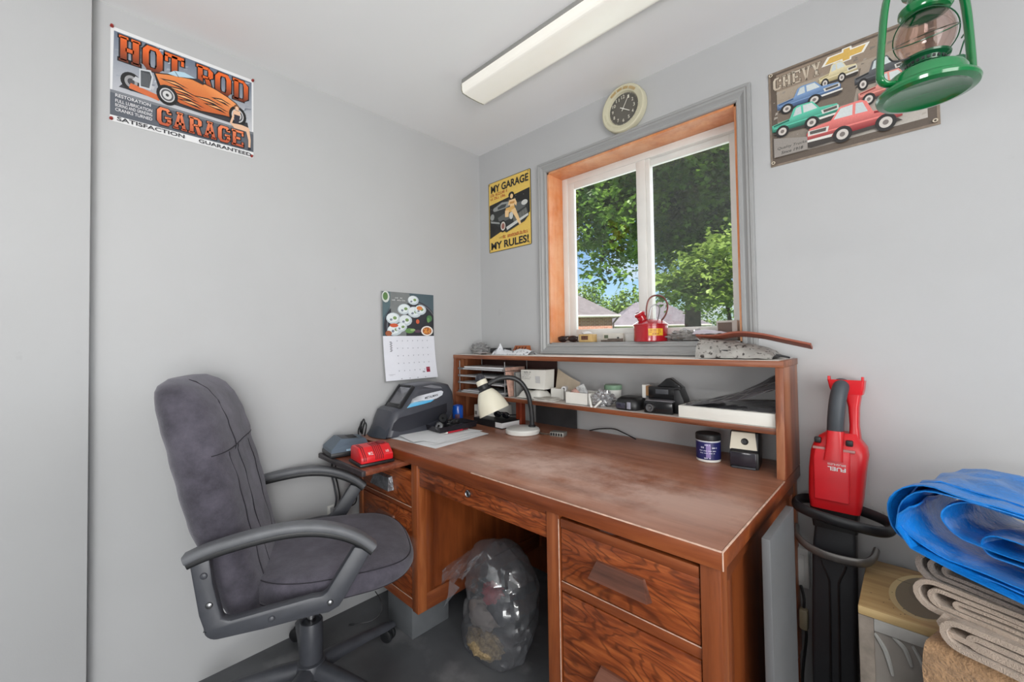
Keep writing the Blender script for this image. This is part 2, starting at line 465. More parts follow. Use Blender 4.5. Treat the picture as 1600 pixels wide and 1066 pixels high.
class Art:
    """flat printed artwork: layers of inked shapes in a plane with origin O, axes U, V and outward normal W"""
    def __init__(s, O, U, V, size=(1, 1), step=0.00007):
        s.O = Vector(O); s.U = Vector(U).normalized(); s.V = Vector(V).normalized(); s.W = s.U.cross(s.V); s.k = 1; s.step = step; s.mb = MB(); s.sx, s.sy = size
    def pt(s, x, y): return s.O+s.U*(x*s.sx)+s.V*(y*s.sy)+s.W*(s.k*s.step)
    def poly(s, pts, col, nolayer=False):
        cs = [srgb(c) for c in col] if isinstance(col, list) else srgb(col)
        s.mb.add([s.pt(*p[:2]) for p in pts], [list(range(len(pts)))], None, cs)
        if not nolayer: s.k += 1
        return s
    def rect(s, x0, y0, x1, y1, col): return s.poly([(x0, y0), (x1, y0), (x1, y1), (x0, y1)], col)
    def ell(s, cx, cy, rx, ry, col, n=20, rot=0.0):
        c, q = math.cos(rot), math.sin(rot)
        return s.poly([(cx+c*rx*math.cos(2*PI*i/n)-q*ry*math.sin(2*PI*i/n), cy+q*rx*math.cos(2*PI*i/n)+c*ry*math.sin(2*PI*i/n)) for i in range(n)], col)
    def line(s, a, b, w, col):
        d = Vector(((b[0]-a[0])*s.sx, (b[1]-a[1])*s.sy)); n = Vector((-d.y, d.x)).normalized()*w/2
        n = Vector((n.x/s.sx, n.y/s.sy))
        return s.poly([(a[0]+n.x, a[1]+n.y), (a[0]-n.x, a[1]-n.y), (b[0]-n.x, b[1]-n.y), (b[0]+n.x, b[1]+n.y)], col)
    def text(s, body, x, y, w, h, col, bold=0.0, shear=0.0, rot=0.0):
        vs, fs = text_mesh(body, bold, shear); c, q = math.cos(rot), math.sin(rot)
        s.mb.add([s.pt(x+c*a*w-q*b*h, y+q*a*w+c*b*h) for a, b in vs], fs, None, srgb(col)); s.k += 1
        return s
    def slab(s, word, x, y, w, h, col, low=None, edge=None, gap=0.12, ew=0.05, slope=0.0):
        n = len(word); cw = w/(n+gap*(n-1))
        for pas in ((0, 1) if edge else (1,)):
            for i, ch in enumerate(word):
                if ch not in SLAB: continue
                x0 = x+i*cw*(1+gap)
                for q in SLAB[ch]:
                    cx = sum(p[0] for p in q)/len(q); cy = sum(p[1] for p in q)/len(q)
                    pts = []; cs = []
                    for p in q:
                        a, b = p
                        if pas == 0: a += (ew if a > cx else -ew); b += (ew*cw/h if b > cy else -ew*cw/h)
                        pts.append((x0+a*cw, y+b*h+slope*(x0+a*cw-x)))
                        if pas == 0: cs.append(edge)
                        else:
                            t = min(1.0, max(0.0, b*1.7)); l = low or col
                            cs.append(tuple(l[m]+(col[m]-l[m])*t for m in range(3)))
                    s.poly(pts, cs, True)
            s.k += 1
        return s
    def scribble(s, x, y, w, h, col, n, slope=0.0, seed=1):
        """print too small or worn to read: a run of little strokes"""
        q = random.Random(seed); cx = x; st = w/n
        for i in range(n):
            k = q.random()
            if k > 0.12:
                hh = h*(0.7+0.3*q.random()); ww = st*0.62; yy = y+slope*(cx-x)
                s.poly([(cx, yy), (cx+ww*0.35, yy), (cx+ww*0.35, yy+hh), (cx, yy+hh)], col, True)
                if k > 0.35: s.poly([(cx, yy+hh*0.75), (cx+ww, yy+hh*0.75), (cx+ww, yy+hh), (cx, yy+hh)], col, True)
                if k > 0.55: s.poly([(cx+ww*0.65, yy), (cx+ww, yy), (cx+ww, yy+hh*0.7), (cx+ww*0.65, yy+hh*0.7)], col, True)
                if k < 0.7: s.poly([(cx, yy), (cx+ww, yy), (cx+ww, yy+hh*0.22), (cx, yy+hh*0.22)], col, True)
            cx += st
        s.k += 1; return s
    def build(s, name, material, parent=None): return s.mb.build(name, material, parent, smooth=False, col=True, recalc=False)

# shared materials
M_wall = mat('painted_wall', (184, 185, 186), 0.55, var=0.02, scale=3.0, bump=0.04, bscale=260, spots=((172, 173, 174), 9.0, 0.72))
M_ceil = mat('painted_ceiling', (240, 241, 242), 0.6, var=0.012, scale=2.0, bump=0.03, bscale=200)
M_floor = mat('painted_concrete', (92, 94, 97), 0.38, var=0.2, scale=5.0, bump=0.06, bscale=60, spots=((122, 123, 125), 3.3, 0.6))
M_black = mat('black_plastic', (30, 31, 33), 0.42, var=0.2, scale=30)
M_dgrey = mat('charcoal_plastic', (62, 64, 69), 0.45, var=0.12, scale=40, bump=0.05, bscale=300)
M_white = mat('white_plastic', (225, 225, 220), 0.35, var=0.03)
M_card = mat('white_card', (222, 221, 214), 0.6, var=0.04, scale=9)
M_paper = mat('paper', (228, 229, 230), 0.7, var=0.04, scale=12)
M_chrome = mat('chrome', (190, 190, 192), 0.18, 1.0, var=0.1)
M_steel = mat('steel', (140, 141, 143), 0.35, 1.0, var=0.15)
M_desk_x = wood('desk_wood_long', (92, 42, 19), (126, 63, 31), (154, 86, 46), 'X', 1.0, 0.36, 0.1)
M_desk_z = wood('desk_wood_upright', (108, 53, 25), (142, 75, 38), (172, 102, 57), 'Z', 1.3, 0.36, 0.1)
M_desk_y = wood('desk_wood_deep', (84, 39, 17), (112, 56, 27), (138, 77, 40), 'Y', 1.0, 0.36, 0.1)
M_side = wood('desk_side_wood', (96, 45, 20), (124, 62, 28), (148, 80, 40), 'Z', 0.8, 0.34, 0.1)
def figured(name, dark, mid, light, line, sc=1.0):
    """veneer with nested contour lines, as on a flat-sawn drawer front"""
    m, nt, b = base_mat(name); L = nt.links.new
    tc = N(nt, 'ShaderNodeTexCoord'); mp = N(nt, 'ShaderNodeMapping'); mp.inputs['Scale'].default_value = (2.6*sc, 2.6*sc, 7.0*sc)
    L(tc.outputs['Object'], mp.inputs[0])
    n1 = N(nt, 'ShaderNodeTexNoise'); n1.inputs['Scale'].default_value = 1.0; n1.inputs['Detail'].default_value = 3.5; n1.inputs['Roughness'].default_value = 0.45; n1.inputs['Distortion'].default_value = 0.5
    L(mp.outputs[0], n1.inputs['Vector'])
    mu = N(nt, 'ShaderNodeMath', operation='MULTIPLY'); mu.inputs[1].default_value = 130; L(n1.outputs['Fac'], mu.inputs[0])
    sn = N(nt, 'ShaderNodeMath', operation='SINE'); L(mu.outputs[0], sn.inputs[0])
    mr = N(nt, 'ShaderNodeMapRange'); mr.inputs[1].default_value = 0.25; mr.inputs[2].default_value = 1.0; mr.inputs[3].default_value = 0.0; mr.inputs[4].default_value = 0.62; L(sn.outputs[0], mr.inputs[0])
    m2 = N(nt, 'ShaderNodeMapping'); m2.inputs['Scale'].default_value = (7, 30, 60); L(tc.outputs['Object'], m2.inputs[0])
    n2 = N(nt, 'ShaderNodeTexNoise'); n2.inputs['Scale'].default_value = 1.6; n2.inputs['Detail'].default_value = 6; L(m2.outputs[0], n2.inputs['Vector'])
    cr = N(nt, 'ShaderNodeValToRGB'); e = cr.color_ramp.elements
    e[0].position = 0.34; e[0].color = srgb(dark)+(1,); e[1].position = 0.70; e[1].color = srgb(light)+(1,); x = e.new(0.52); x.color = srgb(mid)+(1,)
    L(n2.outputs['Fac'], cr.inputs[0])
    mx = N(nt, 'ShaderNodeMix', data_type='RGBA'); mx.inputs[7].default_value = srgb(line)+(1,)
    L(mr.outputs[0], mx.inputs[0]); L(cr.outputs[0], mx.inputs[6]); L(mx.outputs[2], b.inputs['Base Color'])
    b.inputs['Roughness'].default_value = 0.33; b.inputs['Coat Weight'].default_value = 0.15; b.inputs['Coat Roughness'].default_value = 0.3
    bp = N(nt, 'ShaderNodeBump'); bp.inputs['Strength'].default_value = 0.25; bp.inputs['Distance'].default_value = 0.0015; bp.invert = True
    L(mr.outputs[0], bp.inputs['Height']); L(bp.outputs[0], b.inputs['Normal'])
    MATS[name] = m
    return m
M_burl = figured('desk_wood_figured', (112, 50, 20), (142, 70, 32), (170, 92, 46), (72, 30, 10))
M_top = wood('desk_top_worn', (122, 68, 42), (150, 92, 64), (178, 122, 94), 'X', 1.0, 0.42, 0.0, 0.25, wear_or_light=((224, 194, 180), 2.6, 0.34, 0.85), wear_at=((0.22, -0.16, 0), (0.95, 0.30, 1)))
M_print = vcol_mat('printed_ink', 0.4)
M_printm = vcol_mat('printed_tin', 0.3, coat=0.2, grain=0.14)
M_vcol = vcol_mat('coloured_plastic', 0.4)
# ================================================================ the room
H = 2.40
XR, YF = 4.4, -4.3
tag(MB().box(-0.12, XR+0.1, YF-0.6, 0.12, -0.12, 0.0).build('floor', M_floor), kind='structure')
tag(MB().box(-0.12, XR+0.1, YF-0.1, 0.16, H, H+0.14).build('ceiling', M_ceil), kind='structure')
tag(MB().box(-0.12, 0.0, YF, 0.16, 0.0, H).build('wall_left', M_wall), kind='structure')
tag(MB().box(0.0, 0.05, YF, -1.716, 0.0, H, 0.003).build('wall_front_left', M_wall), kind='structure')
m = MB(); m.box(XR, XR+0.1, YF, -4.0, 0, H); m.box(XR, XR+0.1, -1.70, 0.16, 0, H); m.box(XR, XR+0.1, -4.0, -1.70, 2.2, H)
tag(m.build('wall_right', M_wall), kind='structure')     # unseen opening added here for the fill lamp
tag(MB().box(-0.12, XR+0.1, YF-0.1, YF, 0, H).build('wall_front', M_wall), kind='structure')
# back wall with the window hole
WX0, WX1, WZ0, WZ1 = 0.535, 1.478, 1.215, 2.142
m = MB()
m.box(0, WX0, 0, 0.16, 0, H); m.box(WX1, XR, 0, 0.16, 0, H); m.box(WX0, WX1, 0, 0.16, 0, WZ0); m.box(WX0, WX1, 0, 0.16, WZ1, H)
tag(m.build('wall_back', M_wall), kind='structure')

# ---------------------------------------------------------------- window
M_trim = mat('silver_grey_gloss_paint', (158, 159, 159), 0.3, var=0.04, scale=6)
M_vinyl = mat('white_vinyl', (226, 226, 222), 0.35, var=0.03)
M_jamb = wood('orange_stained_wood', (196, 104, 46), (216, 130, 70), (232, 160, 104), 'Z', 0.9, 0.45, 0.0, 0.1, wear_or_light=((232, 186, 150), 2.5, 0.42, 0.6))  # pale patches put the window daylight into the jamb colour
M_glass = glass_mat('window_glass')
M_screen = film_mat('grey_insect_mesh', (70, 72, 74), 0.13, 0.6, 0.0)
win = struct('window_1')
prof = [(0, 0), (0, 0.010), (0.004, 0.015), (0.012, 0.015), (0.016, 0.010), (0.022, 0.012), (0.030, 0.019), (0.038, 0.019), (0.041, 0.023), (0.049, 0.023), (0.052, 0.020), (0.052, 0.0)]
def mitred(x0, x1, z0, z1, prof, y):
    """picture-frame moulding round a rectangle, profile measured outwards from the opening"""
    rings = []
    for sx, sz, cx, cz in ((-1, -1, x0, z0), (1, -1, x1, z0), (1, 1, x1, z1), (-1, 1, x0, z1)):
        rings.append([(cx+sx*a, y-b, cz+sz*a) for a, b in prof])
    return MB().loft(rings, cap=False, loop=True)
m = mitred(WX0+0.006, WX1-0.006, WZ0+0.004, WZ1-0.006, prof, 0.0)
m.build('casing', M_trim, win, angle=25)
m = MB()
m.box(WX0, WX0+0.016, 0.0, 0.16, WZ0, WZ1); m.box(WX1-0.016, WX1, 0.0, 0.16, WZ0, WZ1); m.box(WX0, WX1, 0.0, 0.16, WZ1-0.016, WZ1)
m.build('jamb', M_jamb, win)
MB().box(WX0, WX1, 0.0, 0.16, WZ0, WZ0+0.011, 0.002).build('sill', M_trim, win)
# vinyl slider: outer frame, fixed right lite, left sash
def frame(x0, x1, z0, z1, w, y0, y1, name, m0=M_vinyl, wt=None, wb=None, bev=0.003):
    m = MB(); wt = wt or w; wb = wb or w
    m.box(x0, x0+w, y0, y1, z0, z1, bev); m.box(x1-w, x1, y0, y1, z0, z1, bev)
    m.box(x0+w*0.98, x1-w*0.98, y0, y1, z1-wt, z1, bev); m.box(x0+w*0.98, x1-w*0.98, y0, y1, z0, z0+wb, bev)
    return m.build(name, m0, win)
fx0, fx1, fz0, fz1 = WX0+0.016, WX1-0.016, WZ0+0.011, WZ1-0.016
frame(fx0, fx1, fz0, fz1, 0.034, 0.118, 0.175, 'outer_frame', wb=0.025)
s1_ = frame(fx0+0.030, 1.036, fz0+0.018, fz1-0.028, 0.046, 0.122, 0.142, 'sash', wt=0.040, wb=0.050)
s2_ = frame(1.012, fx1-0.020, fz0+0.018, fz1-0.026, 0.042, 0.146, 0.170, 'sash', wt=0.036, wb=0.045)
MB().box(1.036, 1.056, 0.128, 0.146, fz0+0.02, fz1-0.03, 0.002).build('meeting_stile', M_vinyl, win)
MB().box(fx0+0.07, 1.0, 0.132, 0.135, fz0+0.06, fz1-0.06).build('pane', M_glass, win)
MB().box(1.05, fx1-0.055, 0.156, 0.159, fz0+0.055, fz1-0.055).build('pane', M_glass, win)
MB().box(1.05, fx1-0.055, 0.176, 0.1765, fz0+0.05, fz1-0.05).build('insect_screen', M_screen, win)

# ---------------------------------------------------------------- ceiling light
M_lens = mat('prismatic_acrylic', (236, 234, 226), 0.3, var=0.02, emit=((255, 250, 238), 0.2))
fxt = thing('fluorescent_light', 'long narrow fluorescent ceiling light with a ribbed prismatic cover', 'ceiling light', (1.13, -0.5, H))
FX0, FX1, FY0, FY1 = 0.52, 1.76, -0.571, -0.431
MB().box(FX0+0.004, FX1-0.004, FY0, FY1, H-0.022, H-0.0005, 0.003).build('metal_pan', mat('grey_enamel', (150, 150, 146), 0.4, var=0.05), fxt)
# cover: ribbed tray
m = MB(); nx = 260; pr = []
sec = [(FY0, H-0.020), (FY0+0.001, H-0.050), (FY0+0.008, H-0.060), (FY0+0.045, H-0.063), (FY1-0.045, H-0.063), (FY1-0.008, H-0.060), (FY1-0.001, H-0.050), (FY1, H-0.020)]
dense = []
for a, b in zip(sec[:-1], sec[1:]):
    for k in range(4): dense.append((a[0]+(b[0]-a[0])*k/4, a[1]+(b[1]-a[1])*k/4))
dense.append(sec[-1])
rings = []
for i in range(nx+1):
    x = FX0+0.006+(FX1-FX0-0.012)*i/nx
    rr = []
    for j, (y, z) in enumerate(dense):
        d = 0.0008*((i+j) % 2)
        rr.append((x, y+(d if y > -0.5 else -d)*0.6, z-d))
    rings.append(rr)
m.loft(rings, cap=False, closed=False)
m.build('cover', M_lens, fxt, angle=80)
M_cap = mat('ivory_end_cap', (150, 150, 134), 0.4, var=0.04)
for x in (FX0, FX1-0.008):
    m = MB().prism([(y, z) for y, z in sec], 0, 0.008, Matrix(((0, 0, 1, x), (1, 0, 0, 0), (0, 1, 0, 0), (0, 0, 0, 1))))
    m.build('end_cap', M_cap, fxt)
# a second fitting, unseen behind the camera, added with a lamp as fill
for (x, y) in ((2.9, -2.6),):
    f2 = copy_thing(fxt, loc=(x, y, H), label='added fluorescent ceiling light, unseen behind the camera')
    area_light('added_ceiling_fill', (x, y, H-0.075), (x, y, 0), 1.2, 0.13, 20, (1.0, 0.98, 0.94))

# ================================================================ outdoors
M_grass = mat('grass', (88, 120, 52), 0.9, var=0.3, scale=3)
tag(MB().box(-80, 60, 0.5, 90, -0.30, -0.25).build('ground', M_grass), kind='structure')
def leaf_mat(name, c1, c2, tr):
    m, nt, b = base_mat(name); L = nt.links.new
    tc = N(nt, 'ShaderNodeTexCoord'); n_ = N(nt, 'ShaderNodeTexNoise'); n_.inputs['Scale'].default_value = 2.3; n_.inputs['Detail'].default_value = 8
    L(tc.outputs['Object'], n_.inputs['Vector'])
    cr = N(nt, 'ShaderNodeValToRGB'); cr.color_ramp.elements[0].position = 0.35; cr.color_ramp.elements[1].position = 0.68
    cr.color_ramp.elements[0].color = srgb(c1)+(1,); cr.color_ramp.elements[1].color = srgb(c2)+(1,)
    L(n_.outputs['Fac'], cr.inputs[0]); L(cr.outputs[0], b.inputs['Base Color'])
    b.inputs['Roughness'].default_value = 0.45
    tl = N(nt, 'ShaderNodeBsdfTranslucent'); L(cr.outputs[0], tl.inputs[0])
    mx = N(nt, 'ShaderNodeMixShader'); mx.inputs[0].default_value = tr
    L(b.outputs[0], mx.inputs[1]); L(tl.outputs[0], mx.inputs[2]); L(mx.outputs[0], nt.nodes['Material Output'].inputs[0])
    return m
M_leaf_dk = leaf_mat('maple_leaf', (52, 90, 38), (150, 188, 80), 0.45)
M_leaf_lt = leaf_mat('light_green_leaf', (116, 148, 62), (178, 200, 104), 0.4)
M_leaf_md = leaf_mat('hedge_leaf', (92, 124, 56), (150, 176, 84), 0.3)
M_bark = mat('bark', (84, 72, 62), 0.9, var=0.3, scale=9, bump=0.5, bscale=30)
LEAF = [(0, 0), (0.32, 0.12), (0.5, 0.45), (0.26, 0.5), (0, 1.0), (-0.26, 0.5), (-0.5, 0.45), (-0.32, 0.12)]
def foliage(blobs, n, size, rnd, droop=0.5):
    """leaf blades scattered near the surface of the given (centre, radii) masses, in sprays"""
    m = MB(); tot = sum(b[1][0]*b[1][2] for b in blobs)
    for c, r in blobs:
        k = int(n*r[0]*r[2]/tot)//7
        for _ in range(k):
            d = Vector((rnd.gauss(0, 1), rnd.gauss(0, 1), rnd.gauss(0, 1))).normalized()*(rnd.uniform(0.25, 1.0)**0.5)
            p0 = Vector((c[0]+d.x*r[0], c[1]+d.y*r[1], c[2]+d.z*r[2]))
            ax = Vector((d.x, d.y, d.z*0.4-droop*0.3)).normalized()
            for q in range(7):
                p = p0+ax*(q*size*0.5)+Vector((rnd.gauss(0, 1), rnd.gauss(0, 1), rnd.gauss(0, 1)))*size*0.45
                M = T(*p) @ RZ(rnd.uniform(0, 2*PI)) @ RX(rnd.gauss(-0.45*droop*2, 0.5)) @ RY(rnd.gauss(0, 0.4))
                s = size*rnd.uniform(0.7, 1.2)
                m.add([(a*s, b*s, 0.04*s*(abs(a) > 0.4)) for a, b in LEAF], [[0, 1, 2, 3, 4, 5, 6, 7]], M)
    return m
rnd = random.Random(3)
CAMP = Vector((1.9366, -1.7468, 1.2385))
def ray(px, py, d):
    """place a far thing: the point seen at px,py at depth d"""
    fw = Vector((-0.6917, 0.7218, 0.0235)); r = Vector((0.7220, 0.6915, -0.0153)); u = Vector((0.0273, 0.0064, 0.9996))
    return CAMP+(fw+r*((px-800)/654.06)-u*((py-517.4)/654.06))*d
def tree(name, label, blobs, n, size, m, trunk, cat='tree', droop=0.5, limbs=(), tr=0.16):
    base = Vector(trunk[0])
    t = thing(name, label, cat, (base.x, base.y, -0.25))
    foliage(blobs, n, size, rnd, droop).build('foliage', m, t, smooth=False, recalc=False)
    mb = MB(); mb.tube(smoothpath(trunk, 5), [tr*trunk[-1][2]/4*(1-0.55*i/(5*(len(trunk)-1))) for i in range(5*(len(trunk)-1)+1)], 10)
    for l in limbs: mb.tube(smoothpath(l, 4), [0.05*(1-0.7*i/(4*(len(l)-1))) for i in range(4*(len(l)-1)+1)], 7)
    mb.build('trunk', M_bark, t)
    return t
# big maple hanging over the window
bl = []
for px, py, d, r in ((925, 235, 7.5, 1.15), (960, 320, 7.2, 0.7), (925, 345, 7.0, 0.55), (988, 385, 7.4, 0.36), (1000, 280, 8.0, 1.1), (1060, 240, 7.0, 1.2), (1110, 260, 7.5, 1.2), (1080, 330, 8.0, 1.1), (1130, 350, 7.5, 0.95), (1050, 375, 8.2, 0.7), (1120, 200, 6.5, 1.0), (1020, 210, 6.6, 0.9), (910, 290, 7.8, 0.7), (948, 420, 7.0, 0.22), (930, 390, 7.1, 0.3), (1160, 300, 7.8, 1.2)):
    p = ray(px, py, d); bl.append((p, (r, r, r*0.72)))
tp = ray(1090, 500, 8.6)
tree('maple_tree', 'dark leafy maple whose branches hang over the window from above', bl, 52000, 0.095, M_leaf_dk,
     [(tp.x, tp.y, -0.25), (tp.x-0.1, tp.y, 1.6), (tp.x+0.1, tp.y-0.2, 3.2), (tp.x, tp.y-0.5, 4.8)],
     limbs=[[(tp.x, tp.y, 2.6), ray(1040, 330, 8), ray(960, 330, 7.4), ray(940, 410, 7.0)], [(tp.x, tp.y, 2.8), ray(1000, 260, 8), ray(930, 270, 7.4)], [(tp.x, tp.y, 3.0), ray(1120, 300, 8), ray(1150, 250, 7.4)]])
bl = []
for px, py, d, r in ((1110, 420, 4.4, 0.26), (1075, 440, 4.5, 0.20), (1130, 445, 4.3, 0.24), (1098, 452, 4.5, 0.18), (1045, 440, 4.7, 0.15), (1140, 395, 4.3, 0.20), (1138, 462, 4.4, 0.13), (1150, 370, 4.5, 0.14), (1035, 455, 4.6, 0.09)):
    p = ray(px, py, d); bl.append((p, (r, r, r*0.6)))
tp = ray(1150, 540, 4.6)
tree('young_tree', 'bright green young tree at the lower right of the window', bl, 4600, 0.06, M_leaf_lt,
     [(tp.x, tp.y, -0.25), (tp.x, tp.y, 0.9), (tp.x-0.08, tp.y, 1.7), (tp.x, tp.y, 2.1)], droop=0.3, tr=0.06)
for i, (px, py, d, r, lab) in enumerate(((985, 474, 42, 1.7, 'round green tree beyond the brick house roof'), (962, 492, 44, 1.6, 'light green shrub behind the eave of the brick house'), (912, 462, 55, 1.7, 'pale green tree top above the brick house roof'), (1010, 500, 40, 2.4, 'green hedge tree right beside the middle of the window'), (1080, 468, 60, 3.4, 'far green tree behind the white house'))):
    p = ray(px, py, d)
    bl = [(p, (r, r, r*0.8)), (p+Vector((r*0.7, 0.3, -r*0.6)), (r*0.8, r*0.8, r*0.7)), (p+Vector((-r*0.7, 0, -r*0.7)), (r*0.8, r*0.8, r*0.7)), (p+Vector((0, 0, -r*1.2)), (r*1.1, r*0.9, r*0.8))]
    tree('garden_tree', lab, bl, 4200, 0.30, M_leaf_md, [(p.x, p.y, -0.25), (p.x, p.y, p.z*0.5), (p.x, p.y, p.z)])
def brick_mat():
    m, nt, b = base_mat('brick'); L = nt.links.new
    tc = N(nt, 'ShaderNodeTexCoord'); mp = N(nt, 'ShaderNodeMapping'); mp.inputs['Rotation'].default_value = (PI/2, 0, 0)
    br = N(nt, 'ShaderNodeTexBrick'); br.inputs['Scale'].default_value = 2.2
    br.inputs['Color1'].default_value = srgb((176, 122, 104))+(1,); br.inputs['Color2'].default_value = srgb((150, 98, 84))+(1,); br.inputs['Mortar'].default_value = srgb((182, 160, 146))+(1,)
    L(tc.outputs['Object'], mp.inputs[0]); L(mp.outputs[0], br.inputs['Vector']); L(br.outputs[0], b.inputs['Base Color']); b.inputs['Roughness'].default_value = 0.9
    return m
M_brick = brick_mat()
M_shingle = mat('roof_shingles', (112, 106, 108), 0.9, var=0.15, scale=3)
M_soffit = mat('eave_metal', (190, 186, 180), 0.5)
# brick bungalow far left: eave nearly level with the eye
def house(name, label, pa, depth, wid, eave, ridge, mwall, mroof, over=0.5, windows=(), down=True):
    """gable-less hip house; pa = its right front wall corner, front facing the window"""
    d = Vector((0.6917, -0.7218, 0)); s = Vector((0.7220, 0.6915, 0))
    t = thing(name, label, 'house', (pa.x, pa.y, -0.25))
    def q(a, b, z): v = pa+s*a-d*b; return (v.x, v.y, z)     # a: to the right, b: away
    m = MB(); m.loft([[q(-wid, 0, -0.25), q(0, 0, -0.25), q(0, depth, -0.25), q(-wid, depth, -0.25)], [q(-wid, 0, eave), q(0, 0, eave), q(0, depth, eave), q(-wid, depth, eave)]])
    m.build('wall', mwall, t, smooth=False)
    m = MB(); o = over; h = depth/2
    m.loft([[q(-wid-o, -o, eave), q(o, -o, eave), q(o, depth+o, eave), q(-wid-o, depth+o, eave)], [q(-wid+h, h-0.05, ridge), q(-h, h-0.05, ridge), q(-h, h+0.05, ridge), q(-wid+h, h+0.05, ridge)]])
    m.build('roof', mroof, t, smooth=False)
    m = MB(); m.tube([q(-wid-o, -o, eave-0.05), q(o, -o, eave-0.05), q(o, depth+o, eave-0.05)], 0.09, 6); m.build('gutter', M_soffit, t)
    if down:
        m = MB(); m.tube([q(o-0.1, -o, eave-0.1), q(0.05, -0.1, eave-0.55), q(0.05, -0.1, -0.2)], 0.07, 6); m.build('downspout', mat('dark_downspout', (66, 56, 52), 0.5), t)
    for (a, z0, w, hh) in windows:
        m = MB(); m.loft([[q(a, -0.05, z0), q(a+w, -0.05, z0), q(a+w, 0.1, z0), q(a, 0.1, z0)], [q(a, -0.05, z0+hh), q(a+w, -0.05, z0+hh), q(a+w, 0.1, z0+hh), q(a, 0.1, z0+hh)]])
        m.build('window', mat('far_window_glass', (96, 106, 116), 0.2), t, smooth=False)
pa = ray(957, 517, 30)
house('brick_house', 'low brick house with a grey hip roof seen at the left of the window', Vector((pa.x, pa.y, 0)), 7, 8, 2.95, 5.6, M_brick, M_shingle, 0.45)
pb = ray(1098, 517, 36)
house('white_house', 'white house with a grey roof half hidden by branches', Vector((pb.x, pb.y, 0)), 5, 7.5, 2.4, 4.6, mat('white_siding', (214, 214, 212), 0.7), mat('violet_grey_shingles', (118, 112, 118), 0.9, var=0.15, scale=3), 0.5, ((-2.6, 0.9, 0.7, 1.1), (-5.6, 0.9, 1.0, 1.1)), False)
# ================================================================ desk
DX0, DX1, DYF, DYB, DZ = 0.014, 1.6425, -0.824, -0.012, 0.798
BZ = 0.17
desk = thing('office_desk', 'large old brown wooden office desk with two drawer pedestals, standing on blocks', 'desk', (0.83, -0.42, BZ))
m = MB().box(DX0, DX1, DYF, DYB, DZ-0.042, DZ-0.001, 0.004)
m.build('desk_top', M_desk_x, desk)
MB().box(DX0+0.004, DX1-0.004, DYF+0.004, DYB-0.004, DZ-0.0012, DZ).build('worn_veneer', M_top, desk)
TZ = DZ-0.042
def post(x0, x1, y0=-0.812, y1=-0.770, z0=BZ, z1=TZ):
    MB().box(x0, x1, y0, y1, z0, z1, 0.003).build('post', M_desk_z, desk)
post(0.020, 0.052); post(0.468, 0.509); post(1.164, 1.209); post(1.590, 1.633)
post(1.600, 1.633, -0.075, -0.020); post(0.020, 0.052, -0.06, -0.02); post(0.475, 0.509, -0.075, -0.03); post(1.164, 1.2, -0.075, -0.03)
# pedestal sides: recessed panels with rails
def side(xp, xr, sgn):
    m = MB(); m.box(min(xp, xp-sgn*0.008), max(xp, xp-sgn*0.008), -0.775, -0.05, BZ+0.02, TZ); m.build('side_panel', M_side, desk)
    m = MB()
    a, b = sorted((xr, xp-sgn*0.004))
    m.box(a, b, -0.775, -0.05, BZ, BZ+0.068, 0.002); m.build('bottom_rail', M_desk_y, desk)
    # top rail, shallow arch on its lower edge
    pts = [(-0.775, TZ)]+[(-0.775+0.725*i/16, TZ-0.045+0.022*math.sin(PI*i/16)) for i in range(17)]+[(-0.05, TZ)]
    m = MB().prism(pts, 0, b-a, Matrix(((0, 0, 1, a), (1, 0, 0, 0), (0, 1, 0, 0), (0, 0, 0, 1))))
    m.build('top_rail', M_desk_y, desk)
    for y0 in (-0.775, -0.09): MB().box(a, b, y0, y0+0.04, BZ+0.066, TZ-0.03, 0.002).build('stile', M_side, desk)
side(1.622, 1.632, 1); side(0.498, 0.508, 1); side(0.032, 0.022, -1); side(1.178, 1.166, -1)
m = MB(); m.box(0.02, 1.63, -0.045, -0.032, 0.03, TZ); m.build('modesty_panel', M_side, desk)
for a, b in ((0.03, 0.5), (1.17, 1.62)): MB().box(a, b, -0.79, -0.03, BZ+0.001, BZ+0.015).build('pedestal_floor', M_side, desk)
def rail(x0, x1, z0, z1, yf=-0.806):
    MB().box(x0, x1, yf, yf+0.03, z0, z1, 0.002).build('rail', M_desk_x, desk)
def drawer(x0, x1, z0, z1, yf=-0.806, lip=0.0, M=M_burl, tilt=0.0):
    m = MB(); m.box(x0, x1, yf, yf+0.02, z0, z1-lip, 0.0025); m.box(x0+0.015, x1-0.015, yf+0.018, yf+0.5, z0+0.005, z0+0.015)
    m.box(x0+0.012, x0+0.022, yf+0.018, yf+0.5, z0, z1-0.04); m.box(x1-0.022, x1-0.012, yf+0.018, yf+0.5, z0, z1-0.04)
    d = m.build('drawer', M, desk)
    if lip: MB().box(x0, x1, yf-0.003, yf+0.018, z1-lip+0.001, z1, 0.002).build('drawer_lip', M_desk_x, d)
    return d
def pull(d, x0, x1, z0, z1, yf, M=M_desk_x):
    """flared wooden block pull: narrower and thinner at its top edge"""
    m = MB(); t0, t1 = 0.006, 0.024
    e = 0.018
    m.loft([[(x0, yf+0.002, z0), (x1, yf+0.002, z0), (x1-e, yf+0.002, z1), (x0+e, yf+0.002, z1)], [(x0+0.004, yf-t1, z0+0.006), (x1-0.004, yf-t1, z0+0.006), (x1-e-0.002, yf-t0, z1-0.002), (x0+e+0.002, yf-t0, z1-0.002)]])
    m.build('pull', M, d, smooth=False)
M_pull = wood('pull_wood', (70, 40, 28), (104, 62, 46), (138, 92, 72), 'X', 1.2, 0.4, 0.0)
d1 = drawer(1.212, 1.587, 0.572, 0.742, lip=0.026); pull(d1, 1.310, 1.478, 0.618, 0.668, -0.806, M_pull)
rail(1.209, 1.590, 0.543, 0.569)
